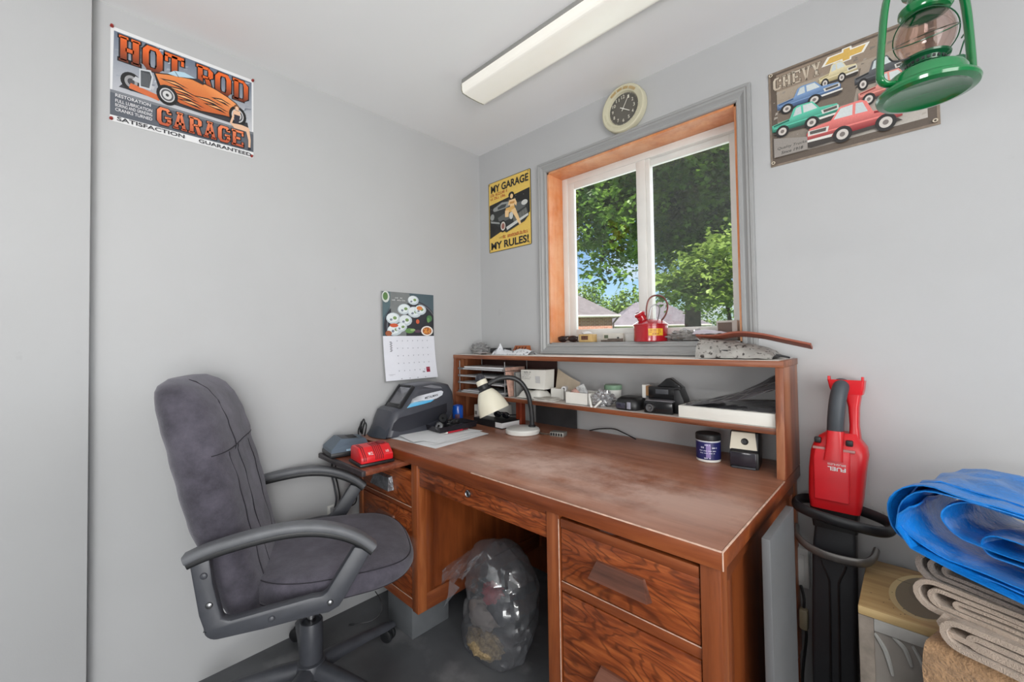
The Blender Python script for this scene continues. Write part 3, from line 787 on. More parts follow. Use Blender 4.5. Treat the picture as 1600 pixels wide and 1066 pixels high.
d2 = drawer(1.212, 1.587, 0.232, 0.540); pull(d2, 1.316, 1.478, 0.352, 0.402, -0.806, M_pull)
rail(1.209, 1.590, BZ, 0.229)
# left pedestal: writing slide above three drawers
d3 = drawer(0.054, 0.466, 0.578, 0.716); rail(0.052, 0.468, 0.555, 0.575)
d4 = drawer(0.054, 0.466, 0.400, 0.552); pull(d4, 0.18, 0.345, 0.455, 0.505, -0.806, M_pull)
rail(0.052, 0.468, 0.378, 0.398)
d5 = drawer(0.054, 0.466, 0.214, 0.376); pull(d5, 0.18, 0.345, 0.285, 0.335, -0.806, M_pull)
rail(0.052, 0.468, BZ, 0.211)
m = MB()
m.loft([[(0.165, -0.806, 0.612), (0.325, -0.806, 0.612), (0.312, -0.806, 0.668), (0.18, -0.806, 0.668)], [(0.168, -0.832, 0.616), (0.322, -0.832, 0.612), (0.308, -0.822, 0.664), (0.185, -0.822, 0.662)]])
m.build('pull', mat('crumpled_foil', (120, 122, 126), 0.35, 0.6, var=0.3, scale=60, bump=0.9, bscale=90), d3, smooth=False)
# centre drawer with lock under the knee-hole
dc = drawer(0.511, 1.162, 0.668, 0.736, -0.802, M=M_burl)
rail(0.509, 1.164, 0.738, TZ-0.0005, -0.806)
LM = T(0.811, -0.803, 0.713) @ RX(PI/2)
m = MB().lathe([(0, 0.004), (0.006, 0.004), (0.0085, 0.003), (0.0105, 0.0055), (0.0125, 0.004), (0.0128, 0)], 24, LM); m.build('lock', M_steel, dc)
m = MB().box(-0.0012, 0.0012, -0.005, 0.005, 0.0035, 0.0046, M=LM); m.build('keyhole', M_black, dc)
# thin pale strips along desk and rail edges
M_pale_edge = mat('pale_edge', (206, 172, 152), 0.5, var=0.25, scale=60)
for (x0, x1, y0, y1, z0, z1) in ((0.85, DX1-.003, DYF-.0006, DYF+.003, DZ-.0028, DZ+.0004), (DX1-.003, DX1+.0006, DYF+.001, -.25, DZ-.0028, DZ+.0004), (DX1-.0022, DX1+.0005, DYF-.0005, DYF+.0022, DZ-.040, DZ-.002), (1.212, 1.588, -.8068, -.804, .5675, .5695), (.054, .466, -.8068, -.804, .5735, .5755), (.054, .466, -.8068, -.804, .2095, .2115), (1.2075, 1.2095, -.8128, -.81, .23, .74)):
    MB().box(x0, x1, y0, y1, z0, z1, .0006).build('pale_edge', M_pale_edge, desk)
# writing slide, pulled out
sl = thing('writing_slide', 'pull-out wooden writing board of the desk holding two battery chargers', 'writing board', (0.22, -0.9, 0.72))
TL = T(0, 0, 0.0155)
m = MB().box(0.058, 0.430, -0.985, -0.55, 0.720, 0.739, 0.003, M=TL); m.build('board', wood('slide_wood', (70, 32, 18), (112, 56, 36), (150, 88, 60), 'X', 1.0, 0.35, 0.0), sl)
m = MB().box(0.022, 0.430, -1.0, -0.983, 0.719, 0.7395, 0.003, M=TL); m.build('end_strip', mat('dark_end_strip', (58, 52, 54), 0.45, var=0.2), sl)
m = MB().box(0.022, 0.058, -0.984, -0.83, 0.720, 0.739, 0.003, M=TL); m.build('side_strip', wood('slide_wood', (0, 0, 0), (0, 0, 0), (0, 0, 0)), sl)
# blocks under the pedestals
M_blk = mat('grey_painted_block', (92, 95, 98), 0.7, var=0.12, scale=12)
for (x, y, lab) in ((0.30, -0.675, 'grey block under the front of the left desk pedestal'), (0.18, -0.20, 'grey block under the back of the left desk pedestal'), (1.4, -0.66, 'grey block under the front of the right desk pedestal'), (1.4, -0.2, 'grey block under the back of the right desk pedestal')):
    b = MB().box(x-0.095, x+0.10, y-0.095, y+0.095, 0.0, BZ-0.0005, 0.004).build('support_block', M_blk); tag(b, lab, 'block', 'blocks the desk stands on')

# ================================================================ hutch
hu = thing('desk_shelf', 'long low wooden shelf unit standing along the back of the desk under the window', 'shelf', (0.82, -0.12, DZ))
HT = 1.163
def hside(x0, x1):
    pts = [(-0.014, DZ), (-0.243, DZ), (-0.224, HT-0.021), (-0.014, HT-0.021)]
    MB().prism(pts, 0, x1-x0, Matrix(((0, 0, 1, x0), (1, 0, 0, 0), (0, 1, 0, 0), (0, 0, 0, 1))), 0.0015).build('side_panel', M_hside, hu)
M_hside = wood('shelf_side_wood', (82, 42, 26), (138, 80, 52), (176, 118, 84), 'Z', 0.9, 0.4, 0.35)
M_hx = wood('shelf_board_wood', (80, 40, 20), (136, 76, 44), (170, 108, 70), 'X', 1.1, 0.4, 0.1)
hside(0.004, 0.024); hside(1.6195, 1.6425)
MB().box(0.003, 1.6435, -0.226, -0.006, HT-0.021, HT, 0.0015).build('top_board', M_hx, hu)
MB().box(0.024, 1.6195, -0.228, -0.016, 0.931, 0.950, 0.0012).build('middle_shelf', M_hx, hu)
MB().box(0.026, 1.618, -0.224, -0.018, 0.950, 0.9507).build('shelf_liner', mat('pale_shelf_liner', (206, 198, 192), 0.5, var=0.05), hu)
MB().box(0.430, 0.470, -0.155, -0.125, DZ, 0.931, 0.002).build('shelf_leg', wood('red_brown_leg', (92, 34, 18), (132, 54, 30), (160, 78, 48), 'Z', 1, 0.4, 0.0), hu)
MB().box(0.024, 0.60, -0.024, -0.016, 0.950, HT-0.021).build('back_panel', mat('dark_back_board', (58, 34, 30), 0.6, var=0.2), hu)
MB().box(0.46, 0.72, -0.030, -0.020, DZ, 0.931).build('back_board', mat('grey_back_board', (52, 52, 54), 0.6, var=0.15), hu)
MB().box(0.01, 1.63, -0.222, -0.008, HT, HT+0.0012).build('top_liner', mat('white_top_liner', (232, 226, 218), 0.4, var=0.04), hu)

# ================================================================ office chair
CH = T(0.365, -1.16, 0) @ RZ(1.15)
chair = thing('office_chair', 'dark grey fabric high-back office chair with curved plastic arms on a star base', 'chair', M=CH, world=False)
def fabric():
    m, nt, b = base_mat('dark_grey_fabric'); L = nt.links.new
    tc = N(nt, 'ShaderNodeTexCoord'); n1 = N(nt, 'ShaderNodeTexNoise'); n1.inputs['Scale'].default_value = 6; n1.inputs['Detail'].default_value = 8; n1.inputs['Roughness'].default_value = 0.7
    L(tc.outputs['Object'], n1.inputs['Vector'])
    cr = N(nt, 'ShaderNodeValToRGB'); cr.color_ramp.elements[0].position = 0.36; cr.color_ramp.elements[1].position = 0.72
    cr.color_ramp.elements[0].color = srgb((58, 55, 64))+(1,); cr.color_ramp.elements[1].color = srgb((104, 100, 112))+(1,)
    L(n1.outputs['Fac'], cr.inputs[0]); L(cr.outputs[0], b.inputs['Base Color'])
    b.inputs['Roughness'].default_value = 0.95; b.inputs['Sheen Weight'].default_value = 0.35; b.inputs['Sheen Tint'].default_value = (0.7, 0.7, 0.75, 1)
    w = N(nt, 'ShaderNodeTexNoise'); w.inputs['Scale'].default_value = 420; w.inputs['Detail'].default_value = 2
    L(tc.outputs['Object'], w.inputs['Vector'])
    bp = N(nt, 'ShaderNodeBump'); bp.inputs['Strength'].default_value = 0.5; bp.inputs['Distance'].default_value = 0.002
    L(w.outputs['Fac'], bp.inputs['Height']); L(bp.outputs[0], b.inputs['Normal'])
    return m
M_fab = fabric()
M_seam = mat('seam_thread', (44, 42, 49), 0.9, var=0.2)
M_frame = mat('chair_plastic', (66, 68, 74), 0.4, var=0.10, scale=30, bump=0.04, bscale=250)
M_pad = mat('worn_arm_plastic', (100, 102, 106), 0.45, var=0.12, scale=24, bump=0.04, bscale=250)
def interp(tab, z):
    for a, b in zip(tab[:-1], tab[1:]):
        if z <= b[0]:
            t = (z-a[0])/(b[0]-a[0]); t = max(0, min(1, t)); t = t*t*(3-2*t)*0.5+t*0.5
            return [a[k]+(b[k]-a[k])*t for k in range(1, len(a))]
    return list(tab[-1][1:])
# backrest: (z, front x, rear x, half width)
BK = [(0.40, -0.110, -0.200, 0.190), (0.42, -0.105, -0.225, 0.215), (0.50, -0.108, -0.255, 0.228), (0.60, -0.130, -0.285, 0.236), (0.72, -0.158, -0.325, 0.246), (0.82, -0.178, -0.352, 0.244), (0.91, -0.203, -0.374, 0.232), (0.925, -0.200, -0.378, 0.228), (1.00, -0.222, -0.398, 0.224), (1.06, -0.246, -0.410, 0.216), (1.10, -0.272, -0.414, 0.200), (1.125, -0.302, -0.408, 0.172), (1.138, -0.330, -0.390, 0.125)]
def back_pt(z, a):
    xf, xr, hw = interp(BK, z)
    c, s = math.cos(a), math.sin(a); k = 3.2
    cc = math.copysign(abs(c)**(2/k), c); ss = math.copysign(abs(s)**(2/2.6), s)
    # wings come forward a little at the sides of the front face
    y = hw*cc; x = (xf+xr)/2+(xf-xr)/2*ss
    if s > 0: x += 0.012*(abs(cc)**2-0.5)*s
    return Vector((x, y, z))
rings = []; NZ_ = 44
for i in range(NZ_+1):
    z = 0.40+(1.138-0.40)*i/NZ_
    rings.append([back_pt(z, 2*PI*j/56)+Vector((nz((z*9, 2*math.cos(2*PI*j/56), 2*math.sin(2*PI*j/56)), 1.0)*0.003, 0, 0)) for j in range(56)])
back = MB().loft(rings).build('backrest', M_fab, chair, angle=60)
def seam(f, z0, z1, n=30, r=0.0016, name='seam'):
    return MB().tube([f(z0+(z1-z0)*i/n) for i in range(n+1)], r, 6).build(name, M_seam, back)
def on_front(y, z):
    xf, xr, hw = interp(BK, z)
    c = max(-1, min(1, y/hw)); cc = abs(c)**(3.2/2); a = math.acos(math.copysign(cc, c))
    return back_pt(z, a)
seam(lambda z: on_front(-0.078, z), 0.46, 0.92); seam(lambda z: on_front(0.078, z), 0.46, 0.925)
seam(lambda z: on_front(-0.105, z), 0.91, 1.135)
seam(lambda y: on_front(y, 0.915+0.010*math.cos(y*6)), -0.219, 0.219, 40)
seam(lambda y: on_front(-0.16, 0.915-0.47*y), 0, 1)
# seat: rounded slab with a waterfall front
def seat_pt(u, v):
    """u angle round the edge, v from top centre (0) over the rim to the underside centre (1)"""
    c, s = math.cos(u), math.sin(u)
    cx, rx = 0.085, 0.265
    k = 2.9
    cc = math.copysign(abs(c)**(2/k), c); ss = math.copysign(abs(s)**(2/k), s)
    t = v*PI
    rr = abs(math.sin(t))**0.42 if 0 < v < 1 else 0
    x = cx+rx*cc*rr; y = 0.262*ss*rr
    zt = 0.527-0.012*((x-cx)/rx)-0.03*max(0, (x-0.22)/0.13)**2+0.008*abs(y/0.262)**2
    zb = 0.425+0.012*max(0, (x-0.2)/0.15)
    zm = (zt+zb)/2; zh = (zt-zb)/2
    z = zm+zh*math.copysign(abs(math.cos(t))**0.55, math.cos(t))
    return Vector((x, y, z+0.003*nz((x*7, y*7, 0.3))))
rings = [[seat_pt(2*PI*j/64, max(0.004, min(0.996, i/26))) for j in range(64)] for i in range(27)]
seat = MB().loft(rings).build('seat', M_fab, chair, angle=70)
for v in (0.36, 0.60):
    MB().tube([seat_pt(2*PI*j/80, v) for j in range(80)], 0.0017, 6, loop=True).build('seam', M_seam, seat)
# arms: pad + front strut + lower bar + rear upright, one loop each side
padp = rrect(-0.024, 0.024, -0.012, 0.012, 0.009, 3)
for s in (-1, 1):
    y = 0.300*s
    path = smoothpath([(-0.283, y, 0.672), (-0.235, y, 0.688), (-0.15, y, 0.703), (-0.05, y, 0.711), (0.03, y, 0.703), (0.10, y, 0.680), (0.155, y, 0.648), (0.194, y, 0.612)], 5)
    arm = MB().sweep(path, padp, (0, 0, 1)).build('arm_pad', M_pad, chair)
    und = [(p.x, p.y, p.z-0.016) for p in path[1:-1]]
    MB().sweep(und, rrect(-0.020, 0.020, -0.010, 0.010, 0.006, 3), (0, 0, 1)).build('pad_underside', M_black, arm)
    m = MB()
    # flat side frame cut from plate: rear upright, bottom bar, front strut
    out = [(-0.272, 0.668), (-0.262, 0.60), (-0.250, 0.52), (-0.238, 0.478)]+[(-0.205+0.036*math.cos(t), 0.484+0.036*math.sin(t)) for t in [PI+0.5*PI*i/6*0.95 for i in range(1, 7)]]+[(-0.10, 0.447), (0.04, 0.452), (0.065, 0.450), (0.095, 0.462), (0.115, 0.490), (0.186, 0.606), (0.138, 0.628), (0.062, 0.512), (0.048, 0.503), (0.02, 0.505), (-0.18, 0.492), (-0.197, 0.502), (-0.206, 0.54), (-0.218, 0.60), (-0.226, 0.672)]
    MM = Matrix(((1, 0, 0, 0), (0, 0, 1, y-0.016), (0, 1, 0, 0), (0, 0, 0, 1)))
    m.prism(out, 0, 0.032, MM, 0.006)
    fr = m.build('arm_frame', M_frame, chair)
    for (bx, bz, r, mt) in ((-0.238, 0.625, 0.009, M_frame), (-0.226, 0.545, 0.009, M_steel), (-0.08, 0.472, 0.009, M_frame), (0.070, 0.480, 0.009, M_steel)):
        mm = T(bx, y+s*0.016, bz) @ RX(-s*PI/2)
        MB().lathe([(0, 0.0055), (0.004, 0.0052), (0.0075, 0.0035), (r, 0.0)], 18, mm).build('bolt', mt, fr)
# gas lift, mechanism, lever
MB().lathe([(0, 0.10), (0.024, 0.10), (0.028, 0.115), (0.0365, 0.122), (0.0375, 0.125), (0.0375, 0.255), (0.036, 0.258), (0.031, 0.259), (0.030, 0.255), (0.020, 0.255), (0, 0.255)], 32).build('gas_lift_cover', M_frame, chair, angle=30)
MB().lathe([(0.015, 0.20), (0.015, 0.42)], 20).build('gas_lift', M_chrome, chair)
m = MB(); m.box(-0.13, 0.12, -0.08, 0.08, 0.385, 0.428, 0.012); m.build('tilt_mechanism', M_black, chair)
m = MB()
m.sweep(smoothpath([(0.0, 0.06, 0.40), (-0.01, 0.13, 0.38), (-0.03, 0.15, 0.30), (-0.045, 0.155, 0.22)], 5), rrect(-0.012, 0.012, -0.003, 0.003, 0.002, 2), (1, 0, 0)); m.build('lever', M_dgrey, chair)
# star base
m = MB(); m.lathe([(0, 0.085), (0.05, 0.085), (0.052, 0.10), (0.045, 0.118), (0.03, 0.122), (0.0, 0.122)], 32)
base = m.build('base_hub', M_frame, chair)
for k in range(5):
    a = rad(95-65.9+72*k)
    A = RZ(a)
    rings = []
    for r, w, zt, zb in ((0.03, 0.030, 0.118, 0.080), (0.10, 0.028, 0.116, 0.082), (0.20, 0.024, 0.104, 0.076), (0.30, 0.020, 0.088, 0.064), (0.335, 0.018, 0.080, 0.062), (0.345, 0.012, 0.076, 0.064)):
        rings.append([(r, -w, zb), (r, -w, (zt+zb)/2), (r, -w*0.62, zt-0.003), (r, 0, zt), (r, w*0.62, zt-0.003), (r, w, (zt+zb)/2), (r, w, zb)])
    MB().loft(rings, A).build('base_leg', M_frame, chair, angle=50)
    m = MB()
    K = A @ T(0.328, 0, 0) @ RZ(R.uniform(0, 6))
    for s in (-1, 1): m.lathe([(0, -0.009), (0.018, -0.009), (0.0255, -0.005), (0.0265, 0), (0.0255, 0.005), (0.018, 0.009), (0, 0.009)], 24, K @ T(0.012, s*0.013, 0.0265) @ RX(PI/2))
    m.box(-0.006, 0.02, -0.006, 0.006, 0.018, 0.062, 0.003, M=K)
    m.build('caster', M_black, chair)
# ================================================================ things on the walls
def pin(x, y, z, axis, label, col=(150, 52, 46)):
    M = T(x, y, z) @ (RY(PI/2) if axis == 'x' else RX(PI/2))
    m = MB().lathe([(0, 0.011), (0.003, 0.011), (0.0042, 0.009), (0.0026, 0.006), (0.0028, 0.003), (0.005, 0.0012), (0.005, 0.0), (0, 0)], 16, M)
    o = m.build('push_pin', mat('red_pin_plastic', col, 0.35)); tag(o, label, 'push pin', 'red push pins of the hot-rod poster')

# ---- hot-rod poster, left wall
HP = (0.425, 0.325); HO = (0.0022, -1.671, 2.003)
t = thing('tin_sign', 'landscape hot-rod garage poster with an orange flamed car, pinned high on the left wall', 'poster', (0, HO[1]+0.21, HO[2]))
MB().box(0.0005, 0.0022, HO[1], HO[1]+HP[0], HO[2], HO[2]+HP[1]).build('sheet', mat('poster_sheet', (226, 227, 228), 0.45, var=0.02), t)
a = Art(HO, (0, 1, 0), (0, 0, 1), HP)
a.poly([(.012, .30), (.988, .34), (.985, .962), (.02, .962)], [(186, 188, 194), (196, 198, 202), (98, 110, 128), (104, 116, 134)])
q = random.Random(5)
for i in range(70):
    x, y = q.uniform(.02, .95), q.uniform(.36, .94); s = q.uniform(.015, .05)
    c = q.randint(120, 205); a.poly([(x, y), (x+s, y+s*.5), (x+s*1.3, y+s*.9), (x+s*.2, y+s*.7)], (c-12, c-6, c+4), True)
a.k += 1
a.poly([(.0, .063), (1.0, .08), (1.0, .335), (0.0, .33)], (88, 93, 102)); a.poly([(0, .30), (1, .305), (1, .335), (0, .33)], (120, 124, 130))
OR, OL, ED = (232, 104, 40), (92, 40, 24), (34, 30, 32)
a.slab('HOT', .05, .665, .415, .275, OR, OL, ED, .12, .08)
a.slab('ROD', .555, .675, .40, .265, OR, OL, ED, .12, .08)
# car
a.poly([(.05, .38), (.96, .36), (.95, .43), (.4, .41), (.08, .44)], (52, 52, 58))
a.ell(.123, .475, .064, .10, (28, 28, 30)); a.ell(.123, .475, .040, .066, (150, 150, 152)); a.ell(.123, .475, .022, .036, (70, 70, 74))
a.poly([(.11, .40), (.30, .36), (.30, .42), (.12, .46)], (206, 106, 60)); a.poly([(.13, .50), (.26, .46), (.27, .50), (.15, .55)], (190, 192, 196))
a.poly([(.262, .664), (.36, .70), (.41, .705), (.50, .735), (.572, .747), (.69, .72), (.789, .675), (.86, .63), (.90, .56), (.93, .47), (.90, .43), (.756, .415), (.593, .383), (.47, .395), (.36, .42), (.295, .50)], (30, 24, 24))
a.poly([(.275, .655), (.36, .69), (.50, .725), (.572, .737), (.69, .71), (.789, .665), (.855, .62), (.89, .55), (.91, .47), (.88, .44), (.75, .43), (.59, .40), (.44, .41), (.32, .50)], [(226, 138, 76)]*5+[(236, 152, 92)]*4+[(196, 98, 48)]*5)
for (x, y, w) in ((.30, .62, .20), (.33, .56, .24), (.36, .50, .22), (.42, .455, .2), (.52, .55, .24), (.60, .50, .2), (.66, .60, .16)):
    a.poly([(x, y), (x+w*.5, y+.022), (x+w, y-.015), (x+w*.62, y-.008), (x+w*.9, y-.045), (x+w*.4, y-.022)], (36, 26, 26))
    a.poly([(x+.03, y-.005), (x+w*.5, y+.008), (x+w*.8, y-.012), (x+w*.45, y-.014)], (240, 170, 110))
a.poly([(.351, .70), (.40, .76), (.47, .78), (.572, .747), (.50, .735), (.41, .70)], (176, 206, 222)); a.line((.40, .76), (.43, .70), .002, (70, 74, 80))
a.poly([(.50, .735), (.57, .765), (.62, .735), (.60, .71)], (44, 40, 46))
a.poly([(.172, .648), (.245, .668), (.262, .60), (.245, .445), (.172, .44)], (200, 204, 208)); a.poly([(.181, .632), (.238, .648), (.250, .60), (.236, .465), (.182, .46)], (66, 70, 74))
for k in range(6): a.line((.188+.01*k, .62), (.188+.009*k, .47), .0012, (120, 124, 128))
for (cx, cy, rx, ry) in ((.352, .452, .072, .112), (.868, .475, .070, .118)):
    a.ell(cx, cy, rx, ry, (24, 24, 26)); a.ell(cx, cy, rx*.70, ry*.70, (196, 196, 198)); a.ell(cx, cy, rx*.58, ry*.58, (84, 84, 88)); a.ell(cx, cy, rx*.42, ry*.42, (206, 206, 206)); a.ell(cx, cy, rx*.15, ry*.15, (60, 60, 62))
a.slab('GARAGE', .285, .10, .63, .195, (232, 128, 84), (176, 78, 48), ED, .14, .08)
W = (224, 224, 226)
for s_, y, w in (('RESTORATION', .262, .215), ('FULL LUBRICATION', .205, .225), ('BORING AND GRINDING', .160, .225), ('CRANKS TURNED', .112, .225)): a.text(s_, .03, y, w, .034, W, .012)
a.text('SATISFACTION', .04, .014, .43, .042, (46, 46, 52), .02); a.text('GUARANTEED', .57, .014, .41, .042, (46, 46, 52), .02)
# seated figure at the rear wheel
SK = (226, 186, 156)
a.ell(.86, .575, .022, .035, (120, 78, 48)); a.ell(.862, .562, .014, .026, SK)
a.poly([(.83, .53), (.89, .535), (.885, .46), (.875, .40), (.845, .40), (.84, .46)], SK); a.poly([(.838, .48), (.888, .48), (.882, .43), (.872, .37), (.84, .37)], (44, 44, 56))
a.poly([(.835, .53), (.822, .44), (.805, .36), (.82, .35), (.84, .45)], SK); a.poly([(.805, .36), (.90, .375), (.955, .365), (.965, .345), (.94, .31), (.84, .31)], SK)
a.poly([(.93, .35), (.962, .345), (.975, .22), (.972, .11), (.955, .10), (.955, .21)], SK); a.poly([(.955, .12), (.975, .12), (.978, .095), (.95, .085)], (36, 34, 40))
a.build('printed_picture', M_print, t)
pin(0.003, -1.668, 2.327, 'x', 'red push pin at the upper left corner of the hot-rod poster')
pin(0.003, -1.249, 2.325, 'x', 'red push pin at the upper right corner of the hot-rod poster')
pin(0.003, -1.668, 2.010, 'x', 'red push pin at the lower left corner of the hot-rod poster')
pin(0.003, -1.253, 2.010, 'x', 'red push pin at the lower right corner of the hot-rod poster')

# ---- upright yellow garage sign, back wall
GP = (0.3425, 0.425); GO = (0.0835, -0.0024, 1.7735)
t = thing('tin_sign', 'upright yellow and black tin garage sign beside the window', 'sign', (GO[0]+.17, 0, GO[2]))
MB().prism(rrect(GO[0], GO[0]+GP[0], GO[2], GO[2]+GP[1], .008), 0, 0.0018, Matrix(((1, 0, 0, 0), (0, 0, -1, -0.0005), (0, 1, 0, 0), (0, 0, 0, 1)))).build('tin_plate', mat('dark_tin_edge', (70, 62, 44), 0.35, 0.3, var=0.2), t)
a = Art(GO, (1, 0, 0), (0, 0, 1), GP)
Y, K, RD = (232, 196, 96), (28, 28, 28), (186, 62, 40)
a.poly([(.012, .008), (.988, .008), (.988, .992), (.012, .992)], Y)
a.poly([(.024, .68), (.976, .755), (.976, .43), (.024, .20)], K)
for i in range(26): a.ell(q.uniform(.05, .95), q.uniform(.42, .72), .006, .005, (150, 150, 144), 8)
a.text('MY GARAGE', .07, .845, .885, .105, K, .03); a.text('MY RULES!', .06, .035, .885, .105, K, .03)
a.scribble(.06, .795, .42, .04, RD, 13, 0, 3); a.scribble(.06, .745, .38, .038, RD, 12, 0, 4); a.scribble(.36, .165, .58, .045, RD, 16, 0, 6); a.scribble(.26, .175, .09, .03, (170, 140, 70), 4)
G1, G2, G3 = (92, 96, 96), (150, 154, 152), (206, 208, 204)
a.poly([(.05, .50), (.12, .56), (.14, .64), (.34, .68), (.52, .665), (.80, .61), (.90, .60), (.955, .50), (.955, .39), (.86, .325), (.44, .235), (.32, .30), (.09, .44)], (44, 48, 48))
a.poly([(.14, .62), (.34, .67), (.50, .655), (.62, .60), (.40, .575), (.20, .57)], G2); a.poly([(.20, .61), (.34, .64), (.46, .63), (.42, .59), (.24, .585)], (60, 66, 68))
a.poly([(.62, .60), (.82, .60), (.90, .58), (.88, .52), (.66, .47)], G1); a.ell(.865, .575, .07, .035, G3); a.ell(.18, .60, .06, .03, G2)
a.poly([(.24, .47), (.42, .51), (.58, .47), (.60, .42), (.42, .40), (.26, .42)], G1); a.ell(.56, .45, .045, .05, G3); a.ell(.10, .50, .05, .045, G2)
a.poly([(.60, .42), (.90, .50), (.93, .43), (.62, .34)], (110, 112, 108))
for k in range(5): a.line((.63+.055*k, .435+.014*k), (.64+.057*k, .365+.014*k), .002, (60, 64, 64))
a.poly([(.44, .31), (.94, .42), (.955, .39), (.46, .265)], G3); a.poly([(.06, .45), (.28, .40), (.29, .375), (.07, .42)], G2)
a.ell(.36, .335, .085, .085, (20, 20, 20)); a.ell(.365, .335, .058, .062, (220, 214, 204)); a.ell(.365, .335, .038, .042, (150, 96, 84))
SK = (240, 204, 150)
a.ell(.57, .735, .065, .04, K); a.ell(.578, .712, .034, .032, SK)
a.poly([(.52, .665), (.66, .665), (.70, .60), (.68, .56), (.64, .60), (.64, .56), (.54, .55), (.54, .60), (.49, .60)], SK); a.poly([(.53, .64), (.65, .635), (.64, .605), (.54, .61)], (206, 150, 80))
a.poly([(.44, .57), (.64, .575), (.66, .50), (.42, .50)], (226, 178, 100)); a.poly([(.56, .52), (.66, .54), (.74, .40), (.79, .30), (.75, .29), (.66, .41)], SK); a.poly([(.42, .54), (.52, .53), (.50, .44), (.42, .45)], SK)
for x, y in ((.04, .03), (.96, .03), (.04, .97), (.96, .97)): a.ell(x, y, .012, .01, (120, 108, 76), 10)
a.build('printed_picture', M_printm, t)

# ---- truck sign, back wall right
CP = (0.431, 0.342); CO = (1.580, -0.0024, 1.853)
t = thing('tin_sign', 'landscape brown tin sign with coloured pickup trucks, behind the hanging green lantern', 'sign', (CO[0]+.21, 0, CO[2]))
MB().box(CO[0], CO[0]+CP[0], -0.0024, -0.0004, CO[2], CO[2]+CP[1]).build('tin_plate', mat('brown_tin', (136, 122, 108), 0.4, 0.2, var=0.25, scale=40), t)
a = Art(CO, (1, 0, 0), (0, 0, 1), CP)
BR, TA = (94, 82, 72), (168, 154, 138)
a.poly([(.015, .02), (.985, .02), (.985, .98), (.015, .98)], BR)
a.poly([(.058, .085), (.94, .085), (.94, .90), (.058, .90)], [(120, 112, 104), (190, 184, 176), TA, (176, 162, 144)])
a.poly([(.058, .78), (.94, .78), (.94, .96), (.058, .96)], (148, 132, 116))
for i in range(140):
    x, y = q.uniform(.03, .93), q.uniform(.09, .95); s = q.uniform(.008, .03); c = q.randint(112, 176)
    a.poly([(x, y), (x+s, y+s*.3), (x+s*1.2, y+s*.8), (x+s*.2, y+s)], (c, c-8, c-18), True)
a.k += 1
a.poly([(.06, .46), (.55, .42), (.60, .72), (.30, .70), (.06, .55)], (116, 104, 92))
a.slab('CHEVY', .034, .80, .325, .13, (206, 194, 176), (186, 172, 154), (96, 84, 72), .14, .07)
a.poly([(.363, .862), (.403, .942), (.490, .942), (.493, .968), (.548, .968), (.552, .942), (.655, .942), (.618, .862), (.548, .862), (.545, .838), (.485, .838), (.480, .862)], (232, 230, 222))
a.poly([(.385, .872), (.417, .930), (.500, .930), (.503, .958), (.538, .958), (.540, .930), (.632, .930), (.605, .872), (.538, .872), (.535, .848), (.496, .848), (.493, .872)], (214, 176, 92))
def truck(x, y, w, h, col, hi, lo, flip=1, cab=.5):
    """three-quarter pickup: bed, cab, nose towards the right-hand side when flip=1"""
    def P(*pts): return [((x+(px if flip > 0 else 1-px)*w), y+py*h) for px, py in pts]
    a.poly(P((0, .10), (.95, .02), (1.02, .12), (.98, .22), (.05, .20)), (58, 52, 48))
    a.poly(P((0, .22), (.0, .50), (.28, .58), (.34, .92), (.40, 1.0), (.62, .98), (.72, .66), (.96, .60), (1.0, .45), (.99, .22), (.6, .16), (.2, .18)), [lo, hi, hi, hi, hi, hi, hi, hi, col, lo, lo, lo])
    a.poly(P((.02, .48), (.27, .56), (.27, .50), (.03, .43)), lo)
    a.poly(P((.33, .62), (.38, .92), (.45, .94), (.46, .64)), (196, 206, 208)); a.poly(P((.49, .64), (.48, .94), (.61, .93), (.69, .66)), (206, 214, 214))
    a.poly(P((.03, .38), (.98, .40), (.98, .36), (.03, .33)), hi)
    a.poly(P((.74, .52), (.98, .54), (.985, .38), (.76, .36)), (214, 212, 206)); a.poly(P((.77, .50), (.96, .515), (.96, .42), (.78, .40)), (84, 80, 76))
    a.poly(P((.70, .26), (1.02, .27), (1.02, .20), (.72, .18)), (222, 220, 214))
    for cx in (.16, .60):
        c = P((cx, .16))[0]; a.ell(c[0], c[1], w*.105, h*.24, (32, 30, 30)); a.ell(c[0], c[1], w*.065, h*.15, (206, 200, 194)); a.ell(c[0], c[1], w*.03, h*.07, (120, 112, 108))
truck(.56, .52, .30, .24, (40, 42, 46), (96, 98, 102), (26, 26, 28), 1)
truck(.345, .66, .235, .20, (206, 190, 146), (224, 212, 172), (160, 146, 106), 1)
truck(.06, .53, .42, .22, (74, 110, 158), (120, 152, 194), (48, 74, 112), 1)
truck(.58, .36, .36, .24, (196, 96, 84), (226, 150, 138), (130, 52, 46), 1)
truck(.02, .30, .45, .26, (24, 140, 112), (92, 196, 168), (16, 92, 76), 1)
truck(.255, .085, .56, .33, (196, 52, 56), (230, 128, 122), (134, 26, 34), -1)
a.poly([(.03, .085), (.26, .085), (.26, .21), (.03, .29)], (150, 144, 138))
a.text('Quality Trucks', .055, .150, .20, .034, (30, 28, 28), 0, .25); a.text('Since 1918', .080, .105, .15, .030, (30, 28, 28), .01, .2)
for x, y in ((.022, .035), (.975, .035), (.022, .968), (.975, .968)): a.ell(x, y, .014, .017, (208, 196, 176), 12); a.ell(x, y, .007, .009, (70, 60, 50), 10)
a.build('printed_picture', M_printm, t)

# ---- calendar, left wall
t = thing('wall_calendar', 'hanging wall calendar with a food photograph above a white month grid', 'calendar', (0, -0.52, 1.05))
CY, CZ0, CZ1, CZM = -0.676, 1.045, 1.500, 1.273
M_page = mat('calendar_page', (226, 228, 236), 0.55, var=0.02)
